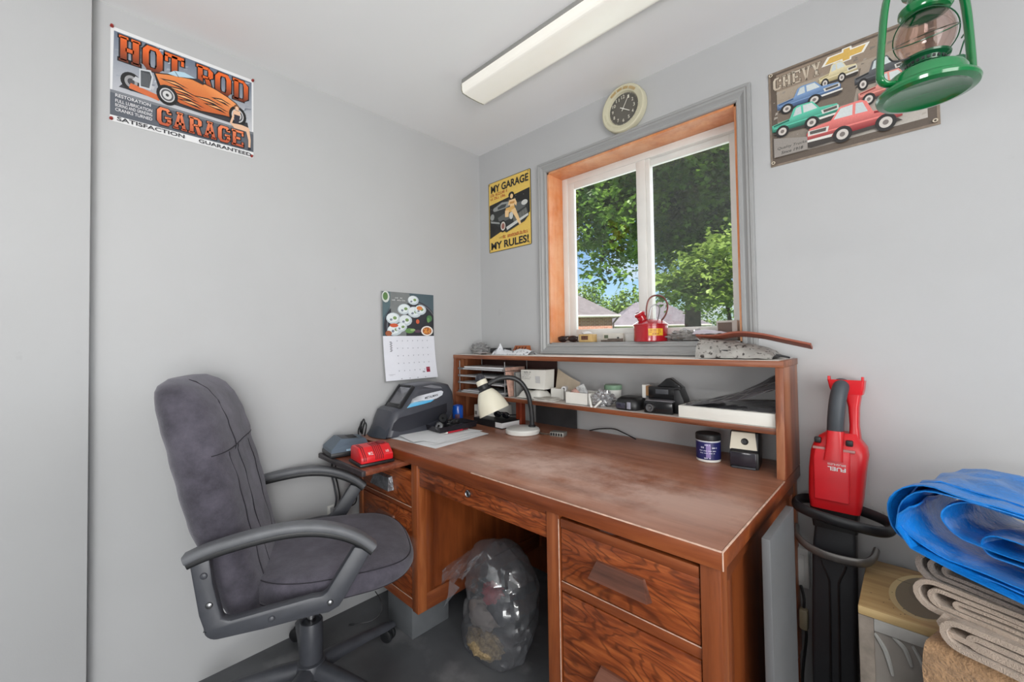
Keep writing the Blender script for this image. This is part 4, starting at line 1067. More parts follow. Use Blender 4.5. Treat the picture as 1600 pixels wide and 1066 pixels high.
# the upper half hangs nearly flat, the lower leaves curl off the wall a little
def leaf(off, z0, z1, curl, name, mt, y0=0.0):
    def f(u, v):
        z = z1+(z0-z1)*v
        return (0.004+off+curl*v*v*(0.6+0.4*u)+0.0015*math.sin(u*5), CY+y0+0.312*u+0.010*v*(1 if curl else 0), z)
    return MB().surf(f, 12, 14, thick=0.0008).build(name, mt, t)
leaf(0.004, CZM, CZ1, 0.0, 'picture_page', mat('calendar_back', (120, 124, 124), 0.5))
leaf(0.0005, CZM, CZ1+0.001, 0.0, 'backing_pages', mat('calendar_edge', (150, 152, 152), 0.6), -0.006)
leaf(0.002, CZ0-0.006, CZM, 0.012, 'backing_pages', mat('calendar_edge', (150, 152, 152), 0.6), -0.004)
mp_ = leaf(0.006, CZ0, CZM, 0.018, 'month_page', M_page)
a = Art((0.0096, CY, CZM), (0, 1, 0), (0, 0, 1), (0.310, 0.227))
a.rect(0, 0, 1, 1, (70, 88, 96)); a.poly([(0, .4), (.3, 1), (0, 1)], (84, 106, 112))

def plate(cx, cy, rx, ry, c):
    pts = [(min(1, max(0, cx+rx*math.cos(2*PI*i/60))), min(1, max(0, cy+ry*math.sin(2*PI*i/60)))) for i in range(60)]
    a.poly(pts, c)
plate(.55, .22, .53, .62, (40, 42, 50)); plate(.57, .22, .50, .58, (104, 106, 112)); plate(.575, .21, .485, .562, (48, 50, 57)); plate(.58, .21, .47, .545, (36, 37, 44))
RW, GR, OG = (226, 234, 236), (120, 150, 92), (214, 130, 66)
for (cx, cy, w, h, r) in ((.58, .84, .11, .11, .1), (.40, .62, .13, .12, .6), (.19, .40, .13, .13, .2), (.60, .56, .14, .13, -.3), (.72, .62, .12, .12, -.5), (.42, .36, .13, .13, .3), (.22, .14, .15, .13, .5), (.34, .20, .12, .10, .8)):
    a.ell(cx, cy, w, h, (196, 208, 214), 14, r); a.ell(cx-.01, cy+.015, w*.82, h*.78, RW, 12, r)
    a.ell(cx+.03, cy+.01, w*.28, h*.3, GR, 9, r); a.ell(cx-.04, cy-.03, w*.22, h*.2, (122, 132, 146), 8, r+1)
for (cx, cy, w, h, c) in ((.70, .66, .06, .05, OG), (.20, .24, .08, .045, (204, 92, 58)), (.66, .34, .035, .055, (206, 96, 62)), (.10, .06, .06, .06, (160, 92, 60)), (.50, .12, .09, .06, (96, 140, 76)), (.56, .14, .05, .03, (150, 180, 120)), (.90, .42, .06, .08, (70, 116, 70)), (.88, .38, .03, .06, (104, 150, 90)), (.66, .11, .07, .035, (92, 62, 82)), (.05, .88, .07, .13, (206, 212, 206)), (.045, .89, .045, .09, (88, 124, 70))): a.ell(cx, cy, w, h, c, 12)
a.ell(.85, .12, .125, .118, (236, 232, 226), 24); a.ell(.85, .12, .095, .09, (170, 96, 48), 20)
for i in range(16): a.ell(.85+q.uniform(-.06, .06), .12+q.uniform(-.055, .055), .018, .018, (222, 150, 70), 7)
a.scribble(.22, .855, .14, .03, (232, 234, 234), 9); a.scribble(.16, .80, .26, .035, (236, 238, 238), 16)
a.build('food_photograph', M_print, t)
# month grid, printed on the curled page
g = MB()
def page(u, v): return Vector((0.0092+0.006+0.004+0.018*v*v*(0.6+0.4*u)+0.0015*math.sin(u*5)-0.0078, CY+0.312*u+0.010*v, CZM+(CZ0-CZM)*v))
def mark(u, v, du, dv, c):
    g.add([page(u, v), page(u+du, v), page(u+du, v+dv), page(u, v+dv)], [[0, 1, 2, 3]], None, srgb(c))
for r in range(5):
    for c in range(7):
        mark(.24+.10*c, .10+.17*r, .014, .022, (150, 154, 166))
        for k in range(2): mark(.225+.10*c+.02*k, .13+.17*r, .008, .004, (206, 208, 216))
    mark(.22, .095+.17*r, .73, .0025, (206, 208, 216))
for k in range(9): mark(.11+(k % 2)*.012, .13+.026*k, .035, .014, (70, 72, 78))
mark(.78, .74, .075, .12, (150, 34, 60)); mark(.80, .755, .028, .05, (232, 226, 228)); mark(.70, .83, .05, .03, (150, 152, 160))
for k in range(4): mark(.27+.155*k, .965, .02, .012, (70, 72, 80))
mark(.05, .86, .12, .006, (160, 164, 172)); mark(.07, .88, .06, .006, (170, 172, 180))
g.build('month_grid', M_print, t, smooth=False, col=True, recalc=False)
MB().lathe([(0, .0), (.003, .0), (.003, .002), (0, .003)], 10, T(0.009, -0.52, 1.487) @ RY(PI/2)).build('nail', M_steel, t)

# ---- clock
t = thing('wall_clock', 'round cream-rimmed wall clock with a grey dial above the window', 'clock', (1.008, -0.02, 2.19))
KM = T(1.010, 0.0, 2.290) @ RX(PI/2)
RO = 0.107
MB().lathe([(0, 0.001), (RO-.004, 0.001), (RO, 0.006), (RO, 0.028), (RO-.003, 0.034), (RO-.008, 0.036), (RO-.031, 0.031), (RO-.034, 0.024), (RO-.036, 0.020), (0, 0.020)], 72, KM).build('case', mat('cream_clock_plastic', (206, 202, 176), 0.4, var=0.04), t, angle=30)
a = Art((1.010, -0.0203, 2.290), (1, 0, 0), (0, 0, 1), (1, 1)); rd = RO-.035
a.ell(0, 0, rd, rd, (92, 90, 84), 48); a.ell(0, 0, rd*.78, rd*.78, (100, 97, 90), 40)
for k in range(60):
    an = PI/2-2*PI*k/60
    a.line((math.cos(an)*rd*.93, math.sin(an)*rd*.93), (math.cos(an)*rd*(.97 if k % 5 else .985), math.sin(an)*rd*(.97 if k % 5 else .985)), .0008 if k % 5 else .002, (214, 212, 198))
for h in range(1, 13):
    an = PI/2-2*PI*h/12; s = str(h); w = .0085*len(s)
    a.text(s, math.cos(an)*rd*.74-w/2, math.sin(an)*rd*.74-.0075, w, .015, (226, 224, 208), .01)
a.build('dial', M_print, t)
a = Art((1.010, -0.0365, 2.290), (1, 0, 0), (0, 0, 1), (1, 1))
rm = RO-.020
for k in range(26):
    an = rad(128-3.4*k); c = (186, 148, 72) if k < 17 else (196, 160, 96)
    if k in (6, 12, 18): continue
    p0 = (math.cos(an)*(rm-.006), math.sin(an)*(rm-.006)); p1 = (math.cos(an)*(rm+.006), math.sin(an)*(rm+.006)); a.line(p0, p1, .0028, c)
for k in range(40):
    an = rad(180+4.4*k); p0 = (math.cos(an)*(rm-.0035), math.sin(an)*(rm-.0035)); p1 = (math.cos(an)*(rm+.0035), math.sin(an)*(rm+.0035))
    if k % 6: a.line(p0, p1, .0014, (176, 170, 136))
a.build('rim_lettering', M_print, t)
def hand(an, l, w, tail, y, name, c=(236, 234, 222)):
    d = Vector((math.cos(an), 0, math.sin(an))); n = Vector((-d.z, 0, d.x)); o = Vector((1.010, y, 2.290)); e = Vector((0, .0012, 0))
    pts = [o-d*tail-n*w, o+d*l-n*w*.6, o+d*l+n*w*.6, o-d*tail+n*w]
    MB().loft([pts, [p-e for p in pts]]).build(name, mat('white_hand', c, 0.4), t, smooth=False)
hand(rad(90-30*4.08), .036, .0022, .018, -.0235, 'hour_hand'); hand(rad(90-6*5.0), .056, .0014, .012, -.0262, 'minute_hand')
MB().lathe([(0, .028), (.003, .028), (.003, .020)], 14, KM).build('hub', M_white, t)

# ---- hanging hurricane lantern
LX, LY, LZ = 1.967, -0.592, 1.709
lan = thing('hurricane_lantern', 'green metal hurricane lantern with a glass globe hanging from the ceiling', 'lantern', (LX, LY, LZ))
LM = T(LX, LY, LZ) @ RZ(rad(38)) @ RY(rad(1.5))
M_green = mat('green_enamel', (12, 112, 58), 0.16, 0.0, var=0.06, scale=8, coat=0.6)
M_dgreen = mat('dark_green_enamel', (10, 74, 44), 0.25, 0.0, var=0.1, coat=0.4)
MB().lathe([(0, 0.007), (0.050, 0.006), (0.058, 0.002), (0.063, 0.0), (0.0735, 0.003), (0.0755, 0.008), (0.074, 0.013), (0.066, 0.017), (0.060, 0.022), (0.059, 0.034), (0.0555, 0.041), (0.048, 0.046), (0.03, 0.049), (0.022, 0.052), (0, 0.052)], 64, LM).build('fuel_tank', M_green, lan, angle=28)
MB().lathe([(0.021, 0.051), (0.021, 0.056), (0.028, 0.058), (0.030, 0.066), (0.036, 0.070), (0.037, 0.0735), (0.032, 0.075), (0.018, 0.079), (0.012, 0.083), (0, 0.083)], 40, LM).build('burner', M_dgreen, lan)
m = MB()
for k in range(24):
    an = 2*PI*k/24; m.box(-.002, .002, -.001, .001, 0.060, 0.065, M=LM @ RZ(an) @ T(0.0292, 0, 0) @ RZ(PI/2))
m.build('burner_vents', M_black, lan)
gl = [(0.030, 0.076), (0.036, 0.085), (0.042, 0.098), (0.0445, 0.112), (0.0435, 0.128), (0.039, 0.143), (0.033, 0.155), (0.029, 0.162)]
gl = gl+[(r-.002, z) for r, z in gl[::-1]]+[gl[0]]
M_globe = glass_mat('lantern_glass', (248, 240, 237), 0.05, 0.03, 0.16)
gb = MB().lathe(gl, 56, LM).build('globe', M_globe, lan)
MB().lathe([(0.029, 0.160), (0.036, 0.162), (0.040, 0.168), (0.040, 0.176), (0.034, 0.182), (0.026, 0.186), (0.026, 0.205), (0.034, 0.210), (0.036, 0.216), (0.030, 0.226), (0.018, 0.232), (0, 0.234)], 40, LM).build('chimney_hood', M_green, lan)
for s in (-1, 1):
    path = smoothpath([(s*0.055, 0, 0.026), (s*0.072, 0, 0.026), (s*0.0815, 0, 0.034), (s*0.083, 0, 0.050), (s*0.080, 0, 0.10), (s*0.075, 0, 0.16), (s*0.068, 0, 0.20), (s*0.055, 0, 0.215), (s*0.034, 0, 0.214)], 6)
    m = MB().sweep(path, [(0.0085*math.cos(2*PI*i/14), 0.0055*math.sin(2*PI*i/14)) for i in range(14)], (0, 1, 0) if False else (0.0, 0.0, 1.0), LM)
    m.build('side_tube', M_green, lan)
m = MB()
for s in (-1, 1):
    m.tube([Vector((0.0475*math.cos(t)*1.0, 0.0475*math.sin(t), 0.118+0.030*s*math.sin(t+PI/4)))for t in [2*PI*i/40 for i in range(40)]], 0.0011, 6, LM, loop=True)
m.build('guard_wire', M_dgreen, lan)
m = MB().tube(smoothpath([(0.055, 0.01, 0.058), (0.068, 0.02, 0.062), (0.080, 0.025, 0.082), (0.094, 0.028, 0.122), (0.101, 0.028, 0.134), (0.098, 0.03, 0.140), (0.090, 0.028, 0.130)], 5), 0.0015, 6, LM); m.build('lift_lever', M_dgreen, lan)
m = MB().tube(smoothpath([(-0.036, -0.01, 0.07), (-0.05, -0.01, 0.066), (-0.062, -0.005, 0.068), (-0.066, 0.0, 0.078)], 5), 0.0014, 6, LM); m.build('wick_crank', M_black, lan)
MB().lathe([(0, 0.046), (0.012, 0.046), (0.012, 0.054), (0.010, 0.056), (0, 0.057)], 20, LM @ T(0.034, -0.026, 0)).build('filler_cap', M_dgreen, lan)
m = MB().tube(smoothpath([(-0.060, 0, 0.205), (-0.066, 0, 0.23), (-0.05, 0, 0.285), (0, 0, 0.312), (0.05, 0, 0.285), (0.066, 0, 0.23), (0.060, 0, 0.205)], 6), 0.0016, 6, LM); m.build('bail_handle', M_dgreen, lan)
hk = MB().tube(smoothpath([(LX+0.008, LY, LZ+0.300), (LX+0.008, LY, LZ+0.306), (LX, LY, LZ+0.302), (LX-0.008, LY, LZ+0.316), (LX, LY, LZ+0.34), (LX, LY, 2.398)], 6), 0.0018, 6).build('ceiling_hook', M_steel); tag(hk, 'long wire hook in the ceiling holding the green lantern', 'hook')
# ================================================================ small things on the desk, slide, shelf and sill
def crumple(c, r, seed, amp=0.35, nu=26, nv=16, fr=2.2, flat=None, M=None):
    """wrinkled lump: ball with ridged noise, flattened where it lies"""
    def fn(v):
        d = 1+amp*(abs(noise.noise(v*fr+Vector((seed, 0, 0))))*1.6-0.4)+amp*0.5*(abs(noise.noise(v*fr*2.3+Vector((0, seed, 0))))-0.2)
        w = v*d
        if flat is not None and w.z < flat: w.z = flat
        return w
    return MB().ball(c, r, nu, nv, M, fn=fn)
def simple(name, label, cat, mb, m, group=None, **kw):
    o = mb.build(name, m, **kw); return tag(o, label, cat, group)
Z0 = DZ+0.0004

# ---- desk lamp
lamp = thing('desk_lamp', 'gooseneck desk lamp with a cream bell shade and round white base', 'lamp', M=T(0.575, -0.262, Z0) @ RZ(rad(43.7)), world=False)
M_cream = mat('cream_enamel', (224, 220, 200), 0.28, var=0.03, coat=0.3)
MB().lathe([(0, 0), (0.079, 0), (0.082, 0.003), (0.082, 0.016), (0.078, 0.022), (0.066, 0.026), (0, 0.028)], 56).build('base', mat('white_enamel_base', (226, 227, 222), 0.3, var=0.03, coat=0.3), lamp, angle=28)
path = smoothpath([(0.045, 0.01, 0.022), (0.046, 0.01, 0.06), (0.041, 0.008, 0.12), (0.027, 0.005, 0.185), (-0.004, 0, 0.238), (-0.05, 0, 0.263), (-0.105, 0, 0.260), (-0.155, 0, 0.238), (-0.186, 0, 0.216)], 14)
MB().tube(path, [0.0112+0.0006*(i % 2) for i in range(len(path))], 14).build('gooseneck', mat('black_gooseneck', (38, 40, 42), 0.35, var=0.1), lamp, angle=80)
MB().lathe([(0, 0.028), (0.018, 0.028), (0.018, 0.034), (0.013, 0.038)], 20, T(0.045, 0.01, -0.002)).build('collar', M_black, lamp)
ax = Vector((0.40, -0.13, -0.907)).normalized()
HM = T(-0.211, 0.004, 0.283) @ ax.to_track_quat('Z', 'Y').to_matrix().to_4x4()
MB().lathe([(0, 0), (0.010, 0.002), (0.019, 0.010), (0.0235, 0.022), (0.0245, 0.034)], 32, HM).build('top_cap', mat('black_cap', (44, 46, 54), 0.3, var=0.1), lamp)
MB().lathe([(0.0245, 0.033), (0.0265, 0.034), (0.0275, 0.057), (0.0255, 0.058)], 32, HM).build('white_ring', M_cream, lamp)
MB().lathe([(0.0255, 0.057), (0.0275, 0.062), (0.0275, 0.078), (0.033, 0.084), (0.034, 0.088), (0.02, 0.088)], 32, HM).build('socket', M_black, lamp)
sh = [(0.032, 0.086), (0.040, 0.094), (0.050, 0.110), (0.059, 0.130), (0.067, 0.152), (0.0725, 0.174), (0.076, 0.196)]
MB().lathe(sh+[(r-0.0018, z) for r, z in sh[::-1]]+[sh[0]], 56, HM).build('shade', M_cream, lamp)
MB().lathe([(0, 0.165), (0.018, 0.160), (0.024, 0.145), (0.020, 0.125), (0.012, 0.105), (0.012, 0.09)], 24, HM).build('bulb', mat('frosted_bulb', (232, 230, 222), 0.4, var=0.02), lamp)
MB().box(-0.204, -0.182, -0.008, 0.016, 0.206, 0.226, 0.004).build('neck_joint', M_black, lamp)

# ---- papers under the clutter
for i, (x, y, a, w, h, lab) in enumerate(((0.315, -0.565, 5, .34, .33, 'lowest sheet of the white paper stack by the welding helmet'), (0.318, -0.535, -3, .29, .30, 'second sheet from the bottom of the white paper stack'), (0.300, -0.540, 9, .27, .30, 'third sheet from the bottom, turned askew in the white paper stack'), (0.262, -0.545, -10, .25, .33, 'top sheet of the white paper stack, under the black tray'))):
    M = T(x, y, Z0+0.0012+i*0.0022) @ RZ(rad(a))
    m = MB().surf(lambda u, v: (w*(u-.5), h*(v-.5), 0.0010*math.sin(u*4+i)*math.cos(v*3+i)+(0.008*max(0, .25-v)*max(0, .4-u)*6 if i == 3 else 0)), 14, 14, M, thick=0.0006)
    simple('paper_sheet', lab, 'paper', m, mat('paper', (0, 0, 0)), 'stack of papers on the desk')
ZP = Z0+0.0105
# ---- black desk tray with bits and pieces
tr = thing('desk_tray', 'small black open tray of odds and ends on the paper stack', 'tray', M=T(0.262, -0.445, ZP) @ RZ(rad(-3)), world=False)
m = MB().box(-.058, .058, -.105, .105, 0, .003); m.build('tray_bottom', M_black, tr)
m = MB().loft([[(-.06, -.107, 0), (.06, -.107, 0), (.06, .107, 0), (-.06, .107, 0)], [(-.066, -.113, .026), (.066, -.113, .026), (.066, .113, .026), (-.066, .113, .026)], [(-.0635, -.1105, .026), (.0635, -.1105, .026), (.0635, .1105, .026), (-.0635, .1105, .026)], [(-.0575, -.1045, .002), (.0575, -.1045, .002), (.0575, .1045, .002), (-.0575, .1045, .002)]], cap=False)
m.build('tray_wall', mat('black_glossy_tray', (36, 34, 40), 0.25, var=0.1), tr, smooth=False)
def bit(name, label, cat, mb, m, x, y, z, rz=0, rx=0, ry=0):
    o = mb.build(name, m); o.matrix_world = T(x, y, z) @ RZ(rz) @ RX(rx) @ RY(ry); return tag(o, label, cat, 'odds and ends in the black tray')
TB = ZP+0.0035
bit('caster_wheel', 'black rubber caster wheel standing at the left end of the black tray', 'wheel', MB().lathe([(0.006, -.008), (.019, -.009), (.022, -.005), (.022, .005), (.019, .009), (.006, .008), (.006, -.008)], 28), M_black, 0.225, -0.468, TB+0.045, 0.6, PI/2)
bit('bearing_ring', 'grey metal hub lying at the front left corner of the black tray', 'hub', MB().lathe([(.007, 0), (.018, 0), (.020, .004), (.020, .016), (.016, .020), (.007, .020), (.007, 0)], 8), M_steel, 0.292, -0.535, TB+0.018, 0.4, 1.1)
bit('wire_spool', 'small black spool on its side in the black tray', 'spool', MB().lathe([(0, -.018), (.016, -.018), (.016, -.014), (.009, -.012), (.009, .012), (.016, .014), (.016, .018), (0, .018)], 22), M_black, 0.245, -0.505, TB+0.017, 1.2, PI/2)
bit('pocket_knife', 'black folded knife lying along the black tray', 'knife', MB().box(-.010, .010, -.045, .045, 0, .012, .004), M_dgrey, 0.272, -0.42, TB, 0.25)
bit('black_clamp', 'black plastic clamp heaped in the middle of the black tray', 'clamp', crumple((0, 0, .012), (.030, .036, .020), 5, .5), M_black, 0.242, -0.42, TB)
bit('tape_end', 'white scrap of tape inside the black tray', 'tape', MB().box(-.012, .012, -.008, .008, 0, .006, .002), M_white, 0.292, -0.462, TB, .5)
# red pen
pen = thing('pen', 'red ballpoint pen with a white tip lying in front of the black tray', 'pen', M=T(0.352, -0.556, ZP+0.0045) @ RZ(rad(90)), world=False)
PM = RY(PI/2)
MB().lathe([(0, 0.016), (.0042, .016), (.0045, .02), (.0045, .105), (0, .105)], 14, PM).build('barrel', mat('red_pen', (186, 32, 50), 0.3), pen)
MB().lathe([(0, 0), (.0012, 0), (.004, .016), (0, .016)], 14, PM).build('tip', M_white, pen)
MB().lathe([(0, .105), (.0046, .105), (.0046, .110), (.004, .110), (.004, .138), (.003, .140), (0, .140)], 14, PM).build('end_cap', mat('maroon_cap', (92, 22, 34), 0.3), pen)

# ---- welding helmet
he = thing('welding_helmet', 'dark grey welding helmet with a square dark lens and a blue and white side stripe', 'helmet', (0.105, -0.56, DZ))
PR = [(-.765, .800), (-.772, .806), (-.758, .835), (-.745, .875), (-.726, .918), (-.700, .930), (-.683, .932), (-.606, 1.026), (-.59, 1.030), (-.50, 1.034), (-.44, 1.030), (-.392, 1.018), (-.370, .985), (-.362, .93), (-.370, .875), (-.405, .832), (-.46, .812), (-.55, .803), (-.66, .800)]
rings = []
for t in (-1, -.96, -.86, -.7, -.4, 0, .4, .7, .86, .96, 1):
    k = abs(t); sc = 1-0.05*k**3-0.10*k**9; zz = 1-0.05*k**4-0.09*k**10
    rings.append([(0.104+0.096*t, -.56+(y+.56)*sc, .8008+(z-.80)*zz) for y, z in PR])
M_helm = mat('helmet_shell', (66, 68, 76), 0.38, var=0.08, scale=20)
shell = MB().loft(rings).build('shell', M_helm, he, angle=35)
# chin flare
m = MB().loft([[(0.02+0.17*i/10, -.752-0.016*math.sin(PI*i/10), .8008) for i in range(11)], [(0.018+0.174*i/10, -.768-0.022*math.sin(PI*i/10), .8012) for i in range(11)], [(0.02+0.17*i/10, -.760-0.018*math.sin(PI*i/10), .812) for i in range(11)], [(0.024+0.162*i/10, -.742-0.010*math.sin(PI*i/10), .850) for i in range(11)]], closed=False, cap=False)
m.build('chin_flare', mat('helmet_chin', (48, 54, 64), 0.4, var=0.08), he)
# lens block: sloping square
e1 = Vector((1, 0, 0)); e2 = Vector((0, .078, .096)).normalized(); e3 = e1.cross(e2)
LO = Vector((0.119, -.645, .975))
if e3.y > 0: e3 = -e3
def lensM(): return Matrix(((e1.x, e2.x, -e3.x, LO.x), (e1.y, e2.y, -e3.y, LO.y), (e1.z, e2.z, -e3.z, LO.z), (0, 0, 0, 1)))
LMx = lensM()
m = MB()
for (x0, x1, y0, y1) in ((-.064, -.052, -.066, .062), (.052, .064, -.066, .062), (-.053, .053, -.066, -.044), (-.053, .053, .052, .062)): m.box(x0, x1, y0, y1, -.012, .02, .002, M=LMx)
m.build('lens_frame', mat('black_lens_frame', (26, 27, 30), 0.35), he)
MB().box(-.053, .053, -.045, .053, -.006, .004, M=LMx).build('lens', mat('dark_lens', (92, 92, 98), 0.12, var=0.05, coat=0.8), he)
# stripe and shaded hollow painted on the near side
def px_side(X, Y):
    pxx, pyy = 590+X/10.66, 590+Y/10.66
    fw = Vector((-0.6917, 0.7218, 0.0235)); r = Vector((0.7220, 0.6915, -0.0153)); u = Vector((0.0273, 0.0064, 0.9996))
    d = fw+r*((pxx-800.2)/654.06)-u*((pyy-517.4)/654.06); k = (0.2001-CAMP.x)/d.x; q_ = CAMP+d*k
    return (q_.y, q_.z)
a = Art((0.2003, 0, 0), (0, 1, 0), (0, 0, 1))
a.poly([px_side(*p) for p in ((560, 440), (590, 360), (680, 310), (820, 275), (980, 235), (1070, 215), (1105, 235), (1090, 290), (1000, 345), (900, 375), (760, 385), (640, 405))], [(140, 142, 146)]*3+[(214, 218, 226)]*9)
a.poly([px_side(*p) for p in ((500, 510), (560, 435), (640, 405), (700, 400), (820, 380), (960, 365), (900, 405), (780, 440), (700, 460), (600, 485))], [(130, 190, 222)]*4+[(86, 184, 232)]*6)
a.poly([px_side(*p) for p in ((760, 150), (900, 120), (1060, 150), (1090, 180), (960, 180), (850, 165))], (120, 122, 128))
a.poly([px_side(*p) for p in ((250, 880), (290, 760), (380, 670), (600, 605), (900, 510), (1165, 425), (1172, 560), (1110, 670), (800, 790), (560, 870), (400, 905))], [(44, 46, 54)]*5+[(30, 31, 37)]*3+[(48, 50, 58)]*3)  # shade of the hollow below the side ridge, painted dark
p0, p1 = px_side(800, 362), px_side(1020, 302)
a.text('METALMAN', p0[0], p0[1], math.hypot(p1[0]-p0[0], p1[1]-p0[1]), .011, (44, 46, 52), .02, .2, math.atan2(p1[1]-p0[1], p1[0]-p0[0]))
a.build('side_stripe_and_shade', M_print, he)

# ---- chargers on the writing slide
SZ = 0.7555
M_red = mat('red_tool_plastic', (214, 30, 38), 0.32, var=0.05, scale=20)
rc = thing('battery_charger', 'red battery charger with slotted front standing on the writing slide', 'charger', M=T(0.330, -0.906, SZ) @ RZ(rad(-6)) @ Matrix.Diagonal((1, 0.67, 1, 1)), world=False)
MB().box(-.066, .062, -.108, .104, 0, .012, .004).build('base', M_black, rc)
XZ = Matrix(((1, 0, 0, 0), (0, 0, 1, 0), (0, 1, 0, 0), (0, 0, 0, 1)))
prof = [(-.060, .012), (.060, .012), (.060, .036), (.020, .068), (-.045, .070), (-.058, .060)]
MB().prism([(x, z) for x, z in prof], -.100, .096, XZ, .005).build('housing', M_red, rc)
nrm = Vector((.032, 0, .040)).normalized()
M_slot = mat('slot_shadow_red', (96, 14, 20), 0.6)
for y in (-.083, -.072, -.012, -.001, .010, .021, .032):
    w = .0022; e_ = .0007
    pl = [(.0600+e_, .022), (.0600+e_, .0362), (.0205, .0683+e_), (-.03, .0697+e_)]
    m = MB().loft([[(x, y-w, z), (x, y+w, z), (x-.001, y+w, z-.001), (x-.001, y-w, z-.001)] for x, z in pl]); m.build('vent_slot', M_slot, rc, smooth=False)
MB().lathe([(0, .0712), (.024, .0712), (.026, .0716), (.026, .0700)], 28, T(-.012, .058, 0)).build('battery_well', mat('deep_red_well', (128, 14, 22), 0.4), rc)
a = Art(Vector((.0605, -.06, .0360))+nrm*.0006, (0, 1, 0), (-.040, 0, .032))
a.text('M12', .010, .008, .026, .016, (236, 230, 228), .02); a.scribble(.115, .010, .030, .012, (236, 230, 228), 6)
a.build('printed_marks', M_print, rc)
bc = thing('battery_charger', 'blue-grey battery charger pushed against the wall behind the red one', 'charger', M=T(0.108, -0.912, SZ+.0005) @ RZ(rad(-8)), world=False)
M_bluegrey = mat('blue_grey_plastic', (84, 98, 112), 0.4, var=0.06)
MB().box(-.070, .072, -.085, .082, 0, .022, .006).build('base', M_black, bc)
MB().loft([[(-.068, -.082, .018), (.070, -.082, .018), (.070, .080, .018), (-.068, .080, .018)], [(-.066, -.080, .034), (.068, -.080, .034), (.068, .078, .034), (-.066, .078, .034)], [(-.048, -.040, .074), (.058, -.040, .074), (.058, .066, .062), (-.048, .066, .062)]]).build('housing', M_bluegrey, bc, smooth=False)
MB().loft([[(-.030, -.030, .0725), (.044, -.030, .0725), (.044, .040, .0655), (-.030, .040, .0655)], [(-.030, -.030, .0742), (.044, -.030, .0742), (.044, .040, .0662), (-.030, .040, .0662)]]).build('battery_rails', M_dgrey, bc, smooth=False)
m = MB()
for k in range(5): m.box(-.02+.012*k, -.014+.012*k, 0.0, .034, .068, .0722, .001)
m.build('contacts', M_black, bc)
MB().box(.0685, .0695, -.02, .05, .006, .03).build('front_label', mat('pale_blue_label', (150, 178, 196), 0.4), bc)
cdp = smoothpath([(0.040, -0.822, Z0+.004), (0.020, -0.812, Z0+.03), (0.030, -0.802, Z0+.06), (0.050, -0.812, Z0+.07), (0.055, -0.822, Z0+.05), (0.040, -0.812, Z0+.02), (0.025, -0.802, Z0+.045), (0.035, -0.794, Z0+.078), (0.060, -0.802, Z0+.066), (0.062, -0.817, Z0+.04), (0.045, -0.807, Z0+.012), (0.030, -0.794, Z0+.035), (0.042, -0.790, Z0+.062), (0.068, -0.797, Z0+.05), (0.060, -0.802, Z0+.004)], 6)
m = MB().tube(cdp, .0032, 7); simple('power_cord', 'bundled black charger cord standing up beside the blue-grey charger', 'cord', m, M_black)

# ---- things in the left back corner under the shelf
t = thing('fluid_can', 'small blue can standing at the left end of the desk under the shelf', 'can', (0.112, -0.285, Z0))
MB().lathe([(0, 0), (.029, 0), (.030, .003), (.030, .082), (.027, .090), (.015, .094), (0, .095)], 32, T(0.112, -0.285, Z0)).build('body', mat('blue_can', (24, 84, 186), 0.25, var=0.08, coat=0.3), t)
m = MB().lathe([(.0304, .02), (.0304, .045)], 10, T(0.112, -0.285, Z0), a0=-1.2, a1=-.3); m.build('label', mat('can_label', (92, 64, 84), 0.4, var=0.5, scale=60), t)
t = thing('carton', 'white carton lying under the shelf behind the blue can', 'box', (.2, -.12, Z0))
MB().box(.135, .300, -.185, -.05, Z0, Z0+.085, .002).build('box', M_card, t)
MB().box(.14, .16, -.1856, -.185, Z0+.03, Z0+.05).build('printed_mark', mat('grey_print', (120, 116, 110), 0.6), t)
bk = thing('book', 'thick black hardcover book lying under the lamp', 'book', M=T(.338, -.198, Z0) @ RZ(rad(-4)), world=False)
MB().box(-.115, .115, -.07, .07, 0, .004, .001).build('back_cover', M_black, bk); MB().box(-.113, .112, -.067, .068, .004, .030).build('pages', M_paper, bk); MB().box(-.115, .115, -.07, .07, .030, .034, .001).build('front_cover', M_black, bk)
MB().box(-.115, .06, -.0705, -.066, .002, .032).build('spine', M_black, bk)
t = thing('eyeglasses', 'black safety glasses lying on the black book under the lamp', 'glasses', M=T(.36, -.19, Z0+.0345), world=False)
for s in (-1, 1):
    MB().ball((s*.032, 0, .018), (.028, .010, .017), 18, 10).build('lens', mat('black_lens', (20, 20, 24), 0.1), t)
    MB().tube([(s*.058, 0, .022), (s*.062, .03, .020), (s*.058, .09, .010)], .003, 6).build('temple', M_black, t)
MB().box(-.012, .012, -.006, .004, .016, .024, .003).build('bridge', M_black, t)
t = thing('wire_box', 'small openwork metal box on the desk right of the lamp', 'box', M=T(.745, -.205, Z0) @ RZ(.25), world=False)
MB().box(-.034, .034, -.022, .022, 0, .020, .002).build('box', mat('dull_metal', (158, 158, 152), 0.4, 0.5, var=0.2), t)
for k in range(5): MB().box(-.030+.0125*k, -.0225+.0125*k, -.0226, -.0218, .004, .016).build('slot', M_black, t)
m = MB().tube(smoothpath([(.64, -.215, Z0+.004), (.665, -.235, Z0+.006), (.69, -.225, Z0+.004), (.712, -.215, Z0+.006)], 5), .004, 6); simple('twig', 'bit of brown twig between the lamp base and the small metal box', 'twig', m, M_bark)
m = MB().tube(smoothpath([(.80, -.03, Z0+.003), (.86, -.035, Z0+.02), (.93, -.03, Z0+.028), (.99, -.04, Z0+.018), (1.05, -.05, Z0+.003)], 6), .0028, 6); simple('cable', 'thin black cable lying along the wall at the back of the desk', 'cable', m, M_black)

